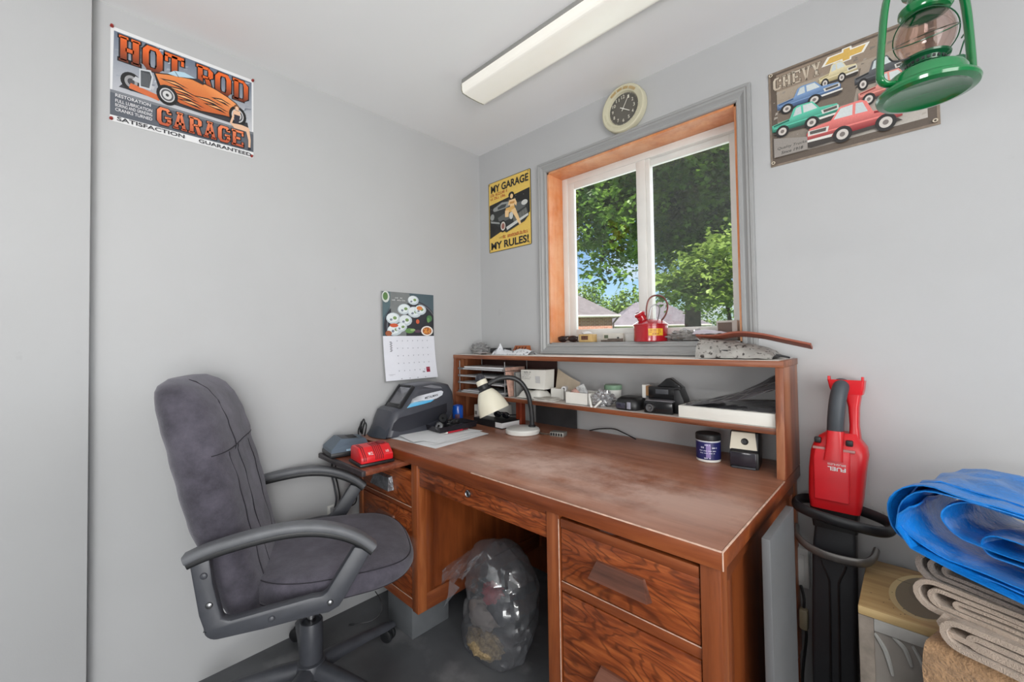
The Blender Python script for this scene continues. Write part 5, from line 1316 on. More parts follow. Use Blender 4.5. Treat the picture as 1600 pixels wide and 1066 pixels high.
# ---- jar and pencil sharpener
jr = thing('jar', 'white jar with dark blue label and black lid beside the pencil sharpener', 'jar', (1.392, -.165, Z0))
JM = T(1.392, -.165, Z0)
MB().lathe([(0, 0), (.037, 0), (.0405, .003), (.0405, .078), (.038, .082), (0, .082)], 44, JM).build('body', M_white, jr)
MB().lathe([(.0418, .076), (.0424, .078), (.0424, .094), (.040, .0975), (.032, .096), (0, .096)], 44, JM).build('lid', M_black, jr, angle=28)
cols = []
m = MB()
def lab(a0, a1, z0, z1, c, r=.0408, n=24):
    m.lathe([(r, z0), (r, z1)], n, JM, srgb(c), a0, a1)
lab(rad(-165), rad(40), .010, .071, (32, 36, 92)); lab(rad(-165), rad(40), .071, .074, (180, 184, 200)); lab(rad(-82), rad(-60), .018, .066, (140, 124, 178), .0410, 4)
for (d0, d1, z0, z1) in ((-92, -62, .060, .064), (-110, -86, .050, .055), (-58, -30, .050, .055), (-118, -35, .040, .043), (-115, -40, .032, .0345), (-95, -60, .014, .018)):
    k = int((d1-d0)/4)
    for i in range(k):
        if (i*7) % 5: lab(rad(d0+(d1-d0)*i/k), rad(d0+(d1-d0)*(i+.7)/k), z0, z1, (206, 208, 226), .0412, 1)
m.build('label', M_print, jr, col=True)
ps = thing('pencil_sharpener', 'electric pencil sharpener, cream above and black below, beside the jar', 'pencil sharpener', M=T(1.507, -.145, Z0) @ RZ(rad(8)), world=False)
YZ = Matrix(((0, 0, 1, 0), (1, 0, 0, 0), (0, 1, 0, 0), (0, 0, 0, 1)))
MB().prism([(-.050, 0), (.055, 0), (.055, .110), (.045, .118), (-.028, .118), (-.040, .060), (-.050, .055)], -.041, .045, YZ, .004).build('housing', M_black, ps)
MB().loft([[(-.042, -.0405, .060), (.040, -.0405, .060), (.040, -.036, .060), (-.042, -.036, .060)], [(-.036, -.0305, .116), (.034, -.0305, .116), (.034, -.026, .118), (-.036, -.026, .118)]]).build('face_plate', mat('cream_plastic', (212, 206, 188), 0.4, var=0.03), ps)
MB().lathe([(0, 0), (.0055, 0), (.006, .0015), (.009, .0025), (.011, 0)], 22, T(.004, -.0372, .088) @ RX(rad(90-10))).build('pencil_hole', M_black, ps)
MB().box(-.040, .038, -.0535, -.045, .008, .055, .003).build('shavings_drawer', mat('smoked_drawer', (40, 38, 46), 0.12, var=0.1), ps)
MB().box(-.036, .036, -.056, -.04, 0, .007, .002).build('foot', M_dgrey, ps)

# ================================================================ on the middle shelf
SH = 0.9510
og = thing('letter_organizer', 'black tiered letter tray full of papers at the left end of the shelf', 'letter tray', (.22, -.13, SH))
for i, z in enumerate((SH, 1.002, 1.040, 1.080)):
    tt = MB().box(.040, .415, -.218, -.035, z, z+.003).build('tier', M_black, og)
    MB().box(.038, .417, -.221, -.217, z, z+.012, .001).build('front_lip', mat('grey_tray_edge', (120, 118, 118), 0.3), tt)
for x in (.045, .410):
    for y in (-.213, -.042): MB().tube([(x, y, SH), (x, y, 1.130)], .0025, 7).build('post', mat('grey_wire', (126, 124, 124), 0.35, 0.5), og)
for i, (z, x0, x1, n, lab) in enumerate(((1.0835, .085, .40, .016, 'thick bundle of papers in the top tier of the letter tray'), (1.0435, .06, .395, .006, 'thin papers in the second tier from the top of the letter tray'), (1.0055, .055, .40, .008, 'papers in the third tier from the top of the letter tray'), (.9545, .07, .385, .012, 'papers in the bottom tier of the letter tray'))):
    m = MB()
    k = max(2, int(n/.004))
    for j in range(k): m.box(x0+.006*((j*3) % 4), x1-.005*((j*2) % 3), -.2225+.004*(j % 2), -.05, z+j*n/k, z+(j+.85)*n/k)
    simple('paper_bundle', lab, 'papers', m, M_paper, 'papers in the letter tray', smooth=False)
m = MB().box(-.002, .002, -.075, .075, 0, .15, .0008, M=T(.434, -.135, SH+.0012) @ RY(rad(-10))); simple('magazine', 'pinkish magazine leaning on the right side of the letter tray', 'magazine', m, mat('pink_magazine', (206, 166, 150), 0.4, var=0.35, scale=40))
t = thing('file_sorter', 'black wire file divider standing beside the pink magazine', 'divider', (.462, -.12, SH))
MB().box(.452, .4535, -.19, -.06, SH, SH+.125, .0005).build('grey_plate', mat('grey_plate', (150, 150, 148), 0.4), t)
MB().tube([(.470, -.195, SH), (.466, -.195, SH+.128), (.466, -.06, SH+.128), (.470, -.06, SH)], .0025, 7).build('wire', M_black, t)
m = MB().surf(lambda u, v: (.475+.16*u, -.205+.13*v, SH+.0005+(.036+.004*math.sin(u*9+v*4))*min(1, 5*min(u, 1-u)+.15)*min(1, 4*min(v, 1-v)+.1)+.003*nz((u*9, v*9, 1))), 22, 16); m.surf(lambda u, v: (.475+.16*u, -.205+.13*v, SH), 4, 4)
simple('padded_pouch', 'flat white padded pouch under the printed white carton', 'pouch', m, M_card)
t = thing('carton', 'white carton with small black printing standing on the shelf right of the letter tray', 'box', (.55, -.10, SH))
MB().loft([[(.475, -.155, SH+.0445), (.620, -.150, SH+.0445), (.620, -.075, SH+.0445), (.475, -.075, SH+.0445)], [(.470, -.155, SH+.138), (.630, -.150, SH+.142), (.630, -.080, SH+.142), (.470, -.080, SH+.138)]]).build('box', M_card, t, smooth=False)
a = Art((.474, -.1572, SH+.0445), (1, .034, 0), (-.05, 0, 1))
for k in range(5): a.scribble(.010, .080-.008*k, .060-.008*(k % 3), .004 if k else .007, (40, 40, 42) if k < 2 else (130, 130, 132), 16-k, 0, k+2)
a.build('printing', M_print, t)
a = Art((.474, -.1573, SH+.0445), (1, .034, 0), (-.05, 0, 1)); a.rect(.095, .030, .125, .065, (190, 190, 190)); a.build('printed_panel', M_print, t)
m = MB().surf(lambda u, v: (.640+.135*u, -.065-.02*(1-v)-.01*math.sin(u*3), SH+.045+(.100-.062*u)*v), 8, 8, thick=.0012); simple('envelope', 'beige envelope sticking up from the left small white box', 'envelope', m, mat('beige_envelope', (184, 170, 150), 0.6, var=0.1))
def openbox(name, label, x0, x1, y0, y1, h, group='open white boxes on the shelf'):
    m = MB(); w = .0016
    m.box(x0, x1, y0, y1, SH, SH+w); m.box(x0, x1, y0, y0+w, SH, SH+h); m.box(x0, x1, y1-w, y1, SH, SH+h); m.box(x0, x0+w, y0, y1, SH, SH+h); m.box(x1-w, x1, y0, y1, SH, SH+h)
    return simple(name, label, 'box', m, M_card, group, smooth=False)
openbox('cardboard_box', 'smaller open white box holding a beige envelope and a roll', .640, .722, -.125, -.045, .052)
openbox('cardboard_box', 'larger open white box holding a pink sponge and a clear packet', .785, .906, -.200, -.095, .052)
m = MB().lathe([(.006, -.03), (.013, -.03), (.013, .03), (.006, .03), (.006, -.03)], 22, T(.708, -.092, SH+.052) @ RZ(.3) @ RX(PI/2)); simple('paper_roll', 'small white roll lying in the smaller open white box', 'roll', m, M_paper)
for i, (x, y, a_, c, lab) in enumerate(((.665, -.182, .1, (196, 192, 186), 'lower thin booklet lying in front of the smaller white box'), (.655, -.178, -.15, (170, 168, 160), 'upper thin booklet lying in front of the smaller white box'))):
    m = MB().box(-.058, .058, -.032, .032, 0, .006, .001, M=T(x, y, SH+.0003+.0068*i) @ RZ(a_)); simple('booklet', lab, 'booklet', m, mat('booklet_%d' % i, c, 0.5, var=0.15, scale=40), 'booklets on the shelf')
m = crumple((.815, -.150, SH+.034), (.030, .040, .032), 9, .15); simple('sponge', 'pinkish sponge in the larger open white box', 'sponge', m, mat('pink_sponge', (190, 150, 138), 0.8, var=0.15, scale=60))
m = MB().box(-.022, .022, -.006, .006, 0, .085, .003, M=T(.872, -.150, SH+.004) @ RY(rad(-24)) @ RX(rad(8))); simple('blister_packet', 'silvery clear blister packet poking out of the larger open white box', 'packet', m, mat('blister_pack', (186, 188, 188), 0.2, var=0.4, scale=70, coat=0.5))
t = thing('tub', 'white tub with a pale green lid behind the clear plastic bag', 'tub', (.950, -.062, SH))
MB().lathe([(0, 0), (.034, 0), (.037, .066), (0, .066)], 30, T(.950, -.062, SH)).build('body', M_white, t); MB().lathe([(.039, .062), (.040, .064), (.040, .080), (.037, .083), (0, .083)], 30, T(.950, -.062, SH)).build('lid', mat('pale_green_lid', (128, 160, 134), 0.4), t)
M_film = film_mat('clear_crinkled_film', (200, 202, 206), 0.35, 0.12, 0.30)
t = thing('plastic_bag', 'crinkled clear plastic bag of small parts at the middle of the shelf', 'bag', (.96, -.17, SH))
crumple((.962, -.165, SH+.032), (.050, .038, .034), 3, .45, 34, 20, 3.0).build('film', M_film, t, angle=20)
crumple((.975, -.160, SH+.026), (.030, .022, .020), 6, .4).build('contents', M_dgrey, t)
m = MB().add([(.918, -.212, SH+.050), (.926, -.214, SH+.050), (.948, -.226, SH-.008), (.938, -.228, SH-.012)], [[0, 1, 2, 3]]); m.add([(.938, -.228, SH-.012), (.948, -.228, SH-.012), (.985, -.212, SH+.028), (.978, -.212, SH+.032)], [[0, 1, 2, 3]])
m.build('seal_strip', M_white, t, smooth=False)
t = thing('black_gadget', 'rounded black plastic gadget lying on the shelf left of the black camera', 'gadget', (1.085, -.155, SH))
MB().loft([[(1.030+.110*(.5+.5*math.copysign(abs(math.cos(v))**.6, math.cos(v))*s), -.150+.058*math.copysign(abs(math.sin(v))**.6, math.sin(v))*s, SH+z) for v in [2*PI*i/28 for i in range(28)]] for z, s in ((0, .94), (.006, 1), (.028, 1), (.042, .86), (.050, .66))]).build('body', M_black, t)
MB().box(1.048, 1.088, -.2105, -.206, SH+.006, SH+.030, .002).build('window', mat('gloss_window', (52, 52, 66), 0.08, coat=0.6), t)
MB().box(1.096, 1.112, -.2105, -.204, SH+.006, SH+.034, .002).build('latch', mat('grey_latch', (140, 140, 152), 0.25), t)
cam = thing('instant_camera', 'black boxy camera with a round front knob standing on the shelf', 'camera', M=T(1.222, -.14, SH) @ RZ(rad(6)), world=False)
MB().box(-.060, .050, -.062, .012, 0, .046, .004).build('lower_body', mat('shiny_black', (18, 18, 20), 0.2, var=0.1), cam)
MB().box(-.056, .050, -.056, .010, .0455, .049, .001).build('grey_top', mat('dull_grey_top', (110, 108, 112), 0.4), cam)
MB().box(-.060, .066, -.012, .055, .047, .098, .005).build('upper_body', mat('shiny_black', (0, 0, 0)), cam)
MB().prism([(-.03, .097), (.066, .097), (.052, .110), (.022, .132), (.008, .130), (-.014, .110)], .0, .045, XZ, .003).build('hump', mat('shiny_black', (0, 0, 0)), cam)
MB().prism([(.045, 0), (.088, 0), (.082, .05), (.066, .092), (.045, .092)], -.03, .05, XZ, .004).build('side_grip', M_black, cam)
MB().lathe([(0, .010), (.006, .010), (.008, .006), (.012, .006), (.013, .010), (.015, .010), (.017, .002), (.017, 0)], 28, T(-.034, -.062, .022) @ RX(PI/2)).build('knob', M_steel, cam)
MB().box(-.03, .02, -.0128, -.0118, .070, .088, .001).build('nameplate', M_dgrey, cam)
m = MB().box(1.128, 1.142, -.135, -.095, SH+.048, SH+.098, .002); m.box(1.1415, 1.163, -.134, -.096, SH+.058, SH+.094, .002)
t = thing('cartridge', 'white and tan cartridge stuck in the left side of the black camera', 'cartridge', (1.145, -.115, SH+.05))
MB().box(1.126, 1.142, -.135, -.095, SH+.046, SH+.100, .002).build('white_end', M_white, t); MB().box(1.1415, 1.1615, -.134, -.096, SH+.056, SH+.096, .002).build('tan_body', mat('tan_plastic', (170, 128, 84), 0.4), t)
m = MB().box(1.308, 1.616, -.218, -.040, SH+.0002, SH+.043, .0025); simple('carton', 'long flat white box at the right end of the shelf under a grey plastic bag', 'box', m, M_card)
M_gbag = mat('grey_bag_plastic', (92, 92, 96), 0.22, var=0.15, coat=0.4)
def gbag(u, v):
    x = 1.325+.290*u; y = -.205+.15*v
    return (x, y, SH+.046+.118*u**1.6*(.55+.45*v)+.010*abs(math.sin(7*v+5*u))*u+.006*nz((u*6, v*9, 2)))
m = MB().surf(gbag, 40, 26, thick=.0015); m.surf(lambda u, v: (1.325+.288*u, -.206+.15*v, SH+.0435+.022*u*v+.004*abs(nz((u*7, v*5, 5)))), 30, 14, thick=.001)
simple('plastic_bag', 'folded dark grey plastic bag lying on the long flat white box', 'bag', m, M_gbag)

# ================================================================ on top of the shelf unit
TP = HT+0.0014
m = crumple((.085, -.090, TP+.030), (.060, .040, .034), 21, .4, 34, 20, 2.6, flat=-.85); simple('plastic_wrap', 'crumpled clear wrapper at the left end on top of the shelf unit', 'wrapper', m, film_mat('wrapper_film', (150, 150, 150), 0.55, 0.15, 0.25), angle=20)
m = MB().box(.165, .285, -.085, -.03, TP, TP+.034, .003); simple('tool_case', 'small flat black case on top of the shelf unit near the corner', 'case', m, mat('dark_case', (44, 44, 46), 0.5))
for i, (x, y, a_, lab) in enumerate(((.20, -.135, .2, 'lower loose paper in front of the small black case on the shelf unit'), (.17, -.140, -.3, 'upper loose paper in front of the small black case on the shelf unit'))):
    m = MB().surf(lambda u, v: (.12*(u-.5), .07*(v-.5), .006*math.sin(u*3+i)**2), 10, 6, T(x, y, TP+.001+.005*i) @ RZ(a_), thick=.0006); simple('paper_sheet', lab, 'paper', m, mat('receipt_%d' % i, (206-20*i, 198-20*i, 192-14*i), 0.6, var=0.2, scale=50), 'loose papers on the shelf unit')
M_pat = mat('printed_wrapping_paper', (222, 224, 228), 0.5, var=0.03, spots=((92, 96, 106), 60, 0.56))
m = MB().surf(lambda u, v: (.255+.265*u, -.155+.075*v, TP+.001+(.030+.014*nz((u*5, v*3, 4)))*math.sin(PI*min(1, max(0, v)))**.7*(.8+.2*math.sin(u*11))+.004*nz((u*25, v*14, 1))), 44, 16)
m.surf(lambda u, v: (.262+.03*u+.022*v, -.158+.05*u, TP+.001+.062*(1-abs(2*u-1))*v), 8, 8)
simple('wrapping_paper', 'crumpled white printed paper lying on top of the shelf unit', 'paper', m, M_pat)
t = thing('wooden_block', 'orange-brown slotted wooden block behind the white crumpled paper on the shelf unit', 'block', (.39, -.055, TP))
MB().loft([[(.330, -.082, TP), (.445, -.082, TP), (.445, -.035, TP), (.330, -.035, TP)], [(.352, -.070, TP+.048), (.440, -.070, TP+.048), (.440, -.045, TP+.048), (.352, -.045, TP+.048)]]).build('block', wood('cedar', (120, 62, 30), (166, 92, 50), (196, 124, 76), 'X', 1.2, 0.5), t, smooth=False)
for k in range(4):
    x = .352+.022*k; MB().loft([[(x, -.0826, TP+.008), (x+.006, -.0826, TP+.008), (x+.006, -.078, TP+.008), (x, -.078, TP+.008)], [(x+.012, -.0726, TP+.042), (x+.018, -.0726, TP+.042), (x+.018, -.068, TP+.042), (x+.012, -.068, TP+.042)]]).build('slot', mat('dark_slot', (70, 34, 18), 0.7), t, smooth=False)
# speckled casting and leather strap on the right
M_speck = mat('speckled_casting', (158, 155, 150), 0.35, 0.2, var=0.2, scale=30, spots=((52, 46, 44), 75, 0.55), bump=0.3, bscale=60)
t = thing('metal_guard', 'speckled grey metal guard with dark underside on the right of the shelf unit', 'guard', (1.49, -.10, TP))
def guard(u, v):
    x = 1.372+.235*u; w = math.sin(PI*v)
    return (x, -.195+.165*v-.02*(1-u), TP+.004+(.066*(1-u)**.5*.9+.012)*w**.45+.003*nz((u*8, v*8, 7)))
MB().surf(guard, 30, 22, thick=.003).build('shell', M_speck, t)
MB().box(1.40, 1.60, -.16, -.05, TP, TP+.012, .004).build('dark_base', M_black, t)  # black slab forming the dark underside
MB().box(1.455, 1.475, -.199, -.188, TP+.022, TP+.032, .001).build('slot', M_black, t)
m = MB().sweep(smoothpath([(1.50, -.14, TP+.030), (1.56, -.15, TP+.028), (1.60, -.13, TP+.016), (1.632, -.10, TP+.006)], 6), rrect(-.012, .012, -.003, .003, .002, 2), (0, 0, 1)); simple('black_strap', 'short black strap trailing off the right end of the metal guard', 'strap', m, M_black)
sp = smoothpath([(1.355, -.135, TP+.078), (1.42, -.13, TP+.076), (1.49, -.122, TP+.086), (1.56, -.115, TP+.078), (1.63, -.11, TP+.060), (1.70, -.11, TP+.042)], 8)
m = MB().sweep(sp, rrect(-.030, .030, -.0035, .0035, .002, 2), (0, .25, 1)); simple('leather_strap', 'stiff reddish-brown leather strap lying over the metal guard and past the shelf end', 'strap', m, wood('leather', (104, 50, 34), (146, 78, 58), (186, 124, 104), 'X', 0.6, 0.5, 0.0, 0.0))

# ================================================================ on the window sill
WS = WZ0+0.0112
t = thing('sunglasses', 'dark tortoiseshell sunglasses folded at the left end of the window sill', 'sunglasses', M=T(.625, .045, WS), world=False)
for s in (-1, 1): MB().ball((s*.033, 0, .018), (.031, .011, .0175), 20, 10).build('lens', mat('brown_lens', (40, 22, 18), 0.12), t)
MB().tube([(-.062, .0, .026), (-.03, .012, .030), (.03, .012, .030), (.062, 0, .026)], .0035, 8).build('brow_bar', M_black, t)
MB().tube([(-.064, 0, .024), (-.05, .018, .016), (.05, .024, .006)], .003, 6).build('temple', M_black, t)
t = thing('cardboard_box', 'small tan printed box beside the sunglasses on the window sill', 'box', (.752, .045, WS))
MB().box(.712, .790, .018, .066, WS+.0004, WS+.040, .002).build('box', mat('tan_carton', (196, 164, 108), 0.5, var=0.12, scale=30), t)
MB().box(.728, .768, .0174, .018, WS+.012, WS+.032).build('printed_mark', mat('brown_print', (96, 60, 44), 0.5, var=0.4, scale=90), t)
m = crumple((.745, .042, WS+.046), (.026, .018, .008), 31, .3); simple('paper_scrap', 'crumpled white scrap on the tan box on the window sill', 'paper', m, M_paper)
t = thing('cassette', 'pale plastic cassette box standing behind the tan box on the window sill', 'box', (.87, .09, WS))
MB().box(.815, .925, .080, .100, WS+.0004, WS+.042, .002).build('box', mat('pale_cassette', (212, 208, 198), 0.35, var=0.05), t)
MB().lathe([(0, 0), (.006, 0), (.006, .0012), (.003, .0012), (0, .001)], 16, T(.90, .080, WS+.018) @ RX(PI/2)).build('reel', M_dgrey, t); MB().box(.823, .845, .0794, .080, WS+.018, WS+.034).build('green_mark', mat('olive_print', (100, 110, 90), 0.5), t)
m = MB().box(.936, 1.000, .085, .108, WS+.0004, WS+.036, .002); simple('cassette', 'white box between the pale cassette box and the red can', 'box', m, M_white)
m = MB().box(-.055, .055, -.008, .008, 0, .010, .003, M=T(.885, .045, WS+.0004) @ RZ(.08)); m.box(-.02, .055, -.006, .010, .0095, .016, .002, M=T(.885, .045, WS+.0004) @ RZ(.08)); simple('multi_tool', 'flat brownish tool lying in front of the pale cassette box on the sill', 'tool', m, mat('brown_steel', (112, 100, 92), 0.4, 0.4, var=0.3, scale=50))
cn = thing('safety_can', 'small red metal safety can with a yellow label and wire handle on the window sill', 'can', (1.085, .042, WS))
CM = T(1.085, .042, WS+.0004)
M_canred = mat('red_enamel', (168, 16, 30), 0.2, var=0.08, scale=18, coat=0.5)
MB().lathe([(0, 0), (.071, 0), (.0735, .003), (.0735, .070), (.0755, .0725), (.0755, .0765), (.072, .079), (.060, .088), (.040, .097), (.020, .101), (0, .102)], 56, CM).build('body', M_canred, cn, angle=28)
m = MB()
a0, a1 = rad(-72), rad(-22)
m.lathe([(.0742, .026), (.0742, .056)], 14, CM, srgb((226, 176, 44)), a0, a1)
for (z0, z1, f0, f1) in ((.047, .052, .1, .9), (.039, .043, .06, .94), (.031, .035, .25, .75)):
    for i in range(14):
        f = f0+(f1-f0)*i/14
        if i % 5 != 3: m.lathe([(.0746, z0), (.0746, z1)], 1, CM, srgb((150, 44, 26)), a0+(a1-a0)*f, a0+(a1-a0)*(f+.035))
m.build('label', M_print, cn, col=True)
SM = CM @ T(-.024, -.018, .092) @ RZ(rad(225)) @ RY(rad(28))
MB().lathe([(0, 0), (.020, 0), (.021, .004), (.021, .026), (.025, .030), (.026, .036), (.022, .042), (0, .044)], 28, SM).build('spout_cap', M_canred, cn)
MB().box(-.006, .006, -.034, .0, .020, .046, .003, M=SM).build('cap_lever', mat('dark_red_lever', (96, 14, 22), 0.4), cn)
MB().tube(smoothpath([(1.078, .02, WS+.100), (1.080, .018, WS+.150), (1.090, .022, WS+.188), (1.112, .034, WS+.204), (1.142, .050, WS+.196), (1.158, .060, WS+.160), (1.150, .058, WS+.120), (1.130, .052, WS+.090)], 7), .0038, 8).build('handle', mat('worn_red_wire', (120, 74, 68), 0.35, 0.5, var=0.3, scale=60), cn)
MB().tube(smoothpath([(1.086, .026, WS+.102), (1.096, .030, WS+.150), (1.114, .040, WS+.164), (1.128, .046, WS+.146), (1.118, .046, WS+.095)], 6), .0028, 8).build('trigger', M_steel, cn)
m = crumple((1.255, .050, WS+.020), (.095, .050, .026), 44, .5, 44, 22, 2.8, flat=-.72); simple('plastic_bag', 'crumpled greyish plastic bag lying on the window sill right of the red can', 'bag', m, film_mat('sill_bag_film', (150, 146, 142), 0.75, 0.15, 0.22), angle=20)
t = thing('small_radio', 'small brown-grey box with a pale rim at the right end of the window sill', 'box', (1.39, .09, WS))
MB().box(1.352, 1.432, .078, .108, WS+.0004, WS+.082, .003).build('rim', mat('pale_rim', (190, 186, 180), 0.4), t); MB().box(1.358, 1.412, .0765, .079, WS+.012, WS+.074, .002).build('front', mat('brown_front', (104, 88, 80), 0.5, var=0.1), t)
m = MB().surf(lambda u, v: (1.29+.17*u, -.015+.08*v, WS+.030+.016*math.sin(u*3+1)*math.sin(v*3)+.004*nz((u*9, v*6, 1))), 18, 10, thick=.0008); simple('paper_sheet', 'pale lilac sheet draped over the grey bag at the right of the sill', 'paper', m, mat('lilac_sheet', (196, 188, 200), 0.5, var=0.08))
# ================================================================ to the right of the desk
M_panel = mat('grey_board', (98, 100, 102), 0.5, var=0.06, scale=8)
m = MB().box(1.672, 1.690, -0.655, -0.40, 0.0, 0.778, 0.002); simple('grey_board', 'grey painted board standing on edge between the desk and the red trimmer', 'board', m, M_panel)
# ---- hedge trimmer in its scabbard, leaning on the wall
TM = T(1.740, -0.142, 0.0) @ RX(rad(-4.4))
ht = thing('hedge_trimmer', 'red hedge trimmer standing nose-down in its black scabbard against the wall', 'hedge trimmer', M=TM, world=False)
M_scab = mat('scabbard_plastic', (44, 46, 50), 0.42, var=0.08, bump=0.05, bscale=200)
def rsec(x0, x1, y0, y1, z, r): return [(x, y, z) for x, y in rrect(x0, x1, y0, y1, r, 3)]
MB().loft([rsec(-.060, .050, -.026, .026, .002, .010), rsec(-.059, .051, -.027, .027, .30, .010), rsec(-.054, .056, -.028, .028, .56, .010), rsec(-.046, .056, -.026, .026, .645, .010)]).build('scabbard', M_scab, ht)
for s in (-1, 1):
    MB().tube(smoothpath([(-.002+s*.011, -.0268, .02), (.000+s*.011, -.0272, .30), (.001+s*.011, -.0278, .46), (.001+s*.013, -.028, .49), (.001+s*.026, -.0277, .525), (.001+s*.030, -.0274, .54)], 4), .0035, 6).build('scabbard_rib', M_black, ht)
MB().loft([rsec(-.050, .060, -.036, .030, .640, .008), rsec(-.056, .064, -.044, .034, .705, .008)]).build('gear_case', M_black, ht)
for x in (-.028, .026): MB().lathe([(0, .002), (.004, .002), (.0065, .0025), (.0075, 0)], 16, T(x, -.0425, .678) @ RX(PI/2)).build('bolt', M_dgrey, ht)
bp_ = smoothpath([(-.100, .006, .612), (-.094, -.024, .596), (-.066, -.052, .580), (-.02, -.066, .570), (.035, -.066, .569), (.075, -.058, .574), (.094, -.036, .586), (.101, -.010, .604)], 7)
MB().sweep(bp_, [(.008*math.cos(2*PI*i/12), .015*math.sin(2*PI*i/12)) for i in range(12)], (0, 0, 1)).build('bumper_bar', mat('grey_metal_bumper', (118, 116, 114), 0.32, 0.5, var=0.1), ht)
gp = smoothpath([(-.090, -.034, .706), (-.082, -.078, .700), (-.02, -.098, .690), (.07, -.096, .682), (.124, -.070, .678), (.138, -.028, .684), (.115, .006, .694), (.04, .028, .704), (-.04, .028, .708), (-.078, .008, .708)], 6, loop=True)
MB().sweep(gp, [(.011*math.cos(2*PI*i/12), .016*math.sin(2*PI*i/12)) for i in range(12)], (0, 0, 1), loop=True).build('front_guard', mat('black_guard', (34, 35, 38), 0.35, var=0.1), ht)
body = MB().loft([rsec(-.055, .068, -.054, .040, .702, .016), rsec(-.058, .074, -.060, .044, .74, .018), rsec(-.056, .082, -.062, .046, .82, .020), rsec(-.051, .089, -.060, .046, .875, .022), rsec(-.044, .086, -.054, .044, .900, .022), rsec(-.030, .070, -.044, .040, .924, .020), rsec(-.012, .066, -.034, .036, .938, .014)]).build('motor_housing', M_red, ht)
MB().loft([rsec(-.040, .046, -.068, -.050, .735, .004), rsec(-.040, .050, -.072, -.052, .86, .004), rsec(-.036, .050, -.068, -.050, .885, .004)]).build('front_panel', mat('bright_red_panel', (226, 40, 50), 0.3, var=0.04), ht)
for (x0, x1) in ((-.042, -.010), (.030, .062)): MB().box(x0, x1, -.067, -.045, .884, .892, .002).build('pinkish_ledge', mat('pinkish_ledge', (186, 134, 130), 0.4), ht)
MB().loft([rsec(-.014, .034, -.080, -.055, .855, .006), rsec(-.008, .034, -.078, -.040, .90, .008), rsec(-.006, .036, -.076, -.030, .945, .012)]).build('handle_root', M_red, ht)
gr = smoothpath([(.014, -.050, .940), (.017, -.055, .985), (.022, -.056, 1.035), (.028, -.046, 1.072), (.033, -.026, 1.090)], 6)
MB().sweep(gr, [(.0215*math.cos(2*PI*i/18), .021*math.sin(2*PI*i/18)) for i in range(18)], (0, 1, 0)).build('grip', mat('grey_rubber_grip', (66, 72, 78), 0.5, var=0.06, bump=0.1, bscale=300), ht)
MB().loft([rsec(.044, .072, -.030, .034, .915, .008), rsec(.046, .068, -.026, .034, .965, .008), rsec(.044, .070, -.028, .034, 1.02, .008), rsec(.034, .078, -.034, .034, 1.072, .008)]).build('rear_spine', M_red, ht)
MB().loft([rsec(.006, .080, -.036, .034, 1.058, .008), rsec(.000, .084, -.042, .036, 1.078, .006), rsec(-.004, .086, -.046, .036, 1.102, .005)]).build('battery_foot', M_red, ht)
for x in (-.003, .079): MB().box(x, x+.006, -.046, -.02, 1.10, 1.113, .001).build('battery_rail', M_red, ht)
for x in (-.030, .048): MB().box(x-.009, x+.009, -.058, -.040, .902, .920, .004).build('lock_tab', M_black, ht)
a = Art((.040, -.0728, .850), (-1, 0, 0), (0, -.02, -1))
a.text('FUEL', 0, .012, .044, .012, (238, 234, 234), .03); a.text('BRUSHLESS', 0, .002, .044, .006, (232, 222, 222), .01)
a.W = Vector((0, -1, 0))
a.build('printed_marks', M_print, ht)
a = Art((.0888, -.02, .86), (0, .1, -1), (0, -1, -.1)); a.text('BRUSHLESS', 0, 0, .10, .008, (220, 150, 150), .01); a.W = Vector((1, 0, 0)); a.build('side_print', M_print, ht)

# ---- outlet box and plugs on the wall
t = thing('outlet_box', 'pale grey electrical outlet box on the wall behind the trimmer', 'outlet', (1.625, 0, .45))
MB().box(1.585, 1.662, -.040, -.0005, .390, .520, .003).build('box', mat('pale_outlet', (196, 198, 196), 0.4), t); MB().box(1.600, 1.650, -.0425, -.039, .41, .50, .002).build('cover_plate', mat('pale_outlet', (0, 0, 0)), t); MB().box(1.618, 1.624, -.0432, -.042, .46, .472).build('slot', M_black, t)
m = MB().tube(smoothpath([(1.640, -.05, .40), (1.652, -.075, .37), (1.650, -.08, .31), (1.655, -.075, .25), (1.64, -.07, .10), (1.65, -.07, .005)], 5), .0045, 7); simple('power_cord', 'black cord hanging below the outlet box behind the trimmer', 'cord', m, M_black)
m = MB().box(1.640, 1.664, -.10, -.072, .28, .345, .006); simple('plug', 'greenish-brown plug hanging on the cord below the outlet box', 'plug', m, mat('brown_plug', (120, 112, 92), 0.4, var=0.15))

# ---- wooden crate
cr_ = thing('wooden_crate', 'painted wooden crate with an oval dark patch on top, holding towels', 'crate', (2.1, -.2, 0))
CX0, CX1, CY0, CY1, CZ = 1.815, 2.50, -.357, -.045, .55
M_ctop = wood('crate_top', (142, 112, 74), (182, 152, 104), (212, 186, 136), 'X', 0.8, 0.5, 0.0, 0.1, wear_or_light=((128, 118, 108), 4.0, 0.55, 0.5))
M_cfront = mat('grey_wash_paint', (138, 132, 126), 0.6, var=0.14, scale=6, spots=((168, 128, 104), 5.0, 0.62))
MB().box(CX0, CX1, CY0, CY1, CZ-.022, CZ, .003).build('top_board', M_ctop, cr_)
MB().box(CX0+.006, CX1, CY0+.010, CY0+.028, 0, CZ-.022).build('front_panel', M_cfront, cr_)
MB().box(CX0+.006, CX0+.022, CY0+.028, CY1-.004, 0, CZ-.022).build('side_panel', M_cfront, cr_)
MB().box(CX0, CX0+.030, CY0, CY0+.012, 0, CZ-.022, .002).build('corner_post', mat('worn_grey_post', (132, 122, 112), 0.7, var=0.25, scale=30), cr_)
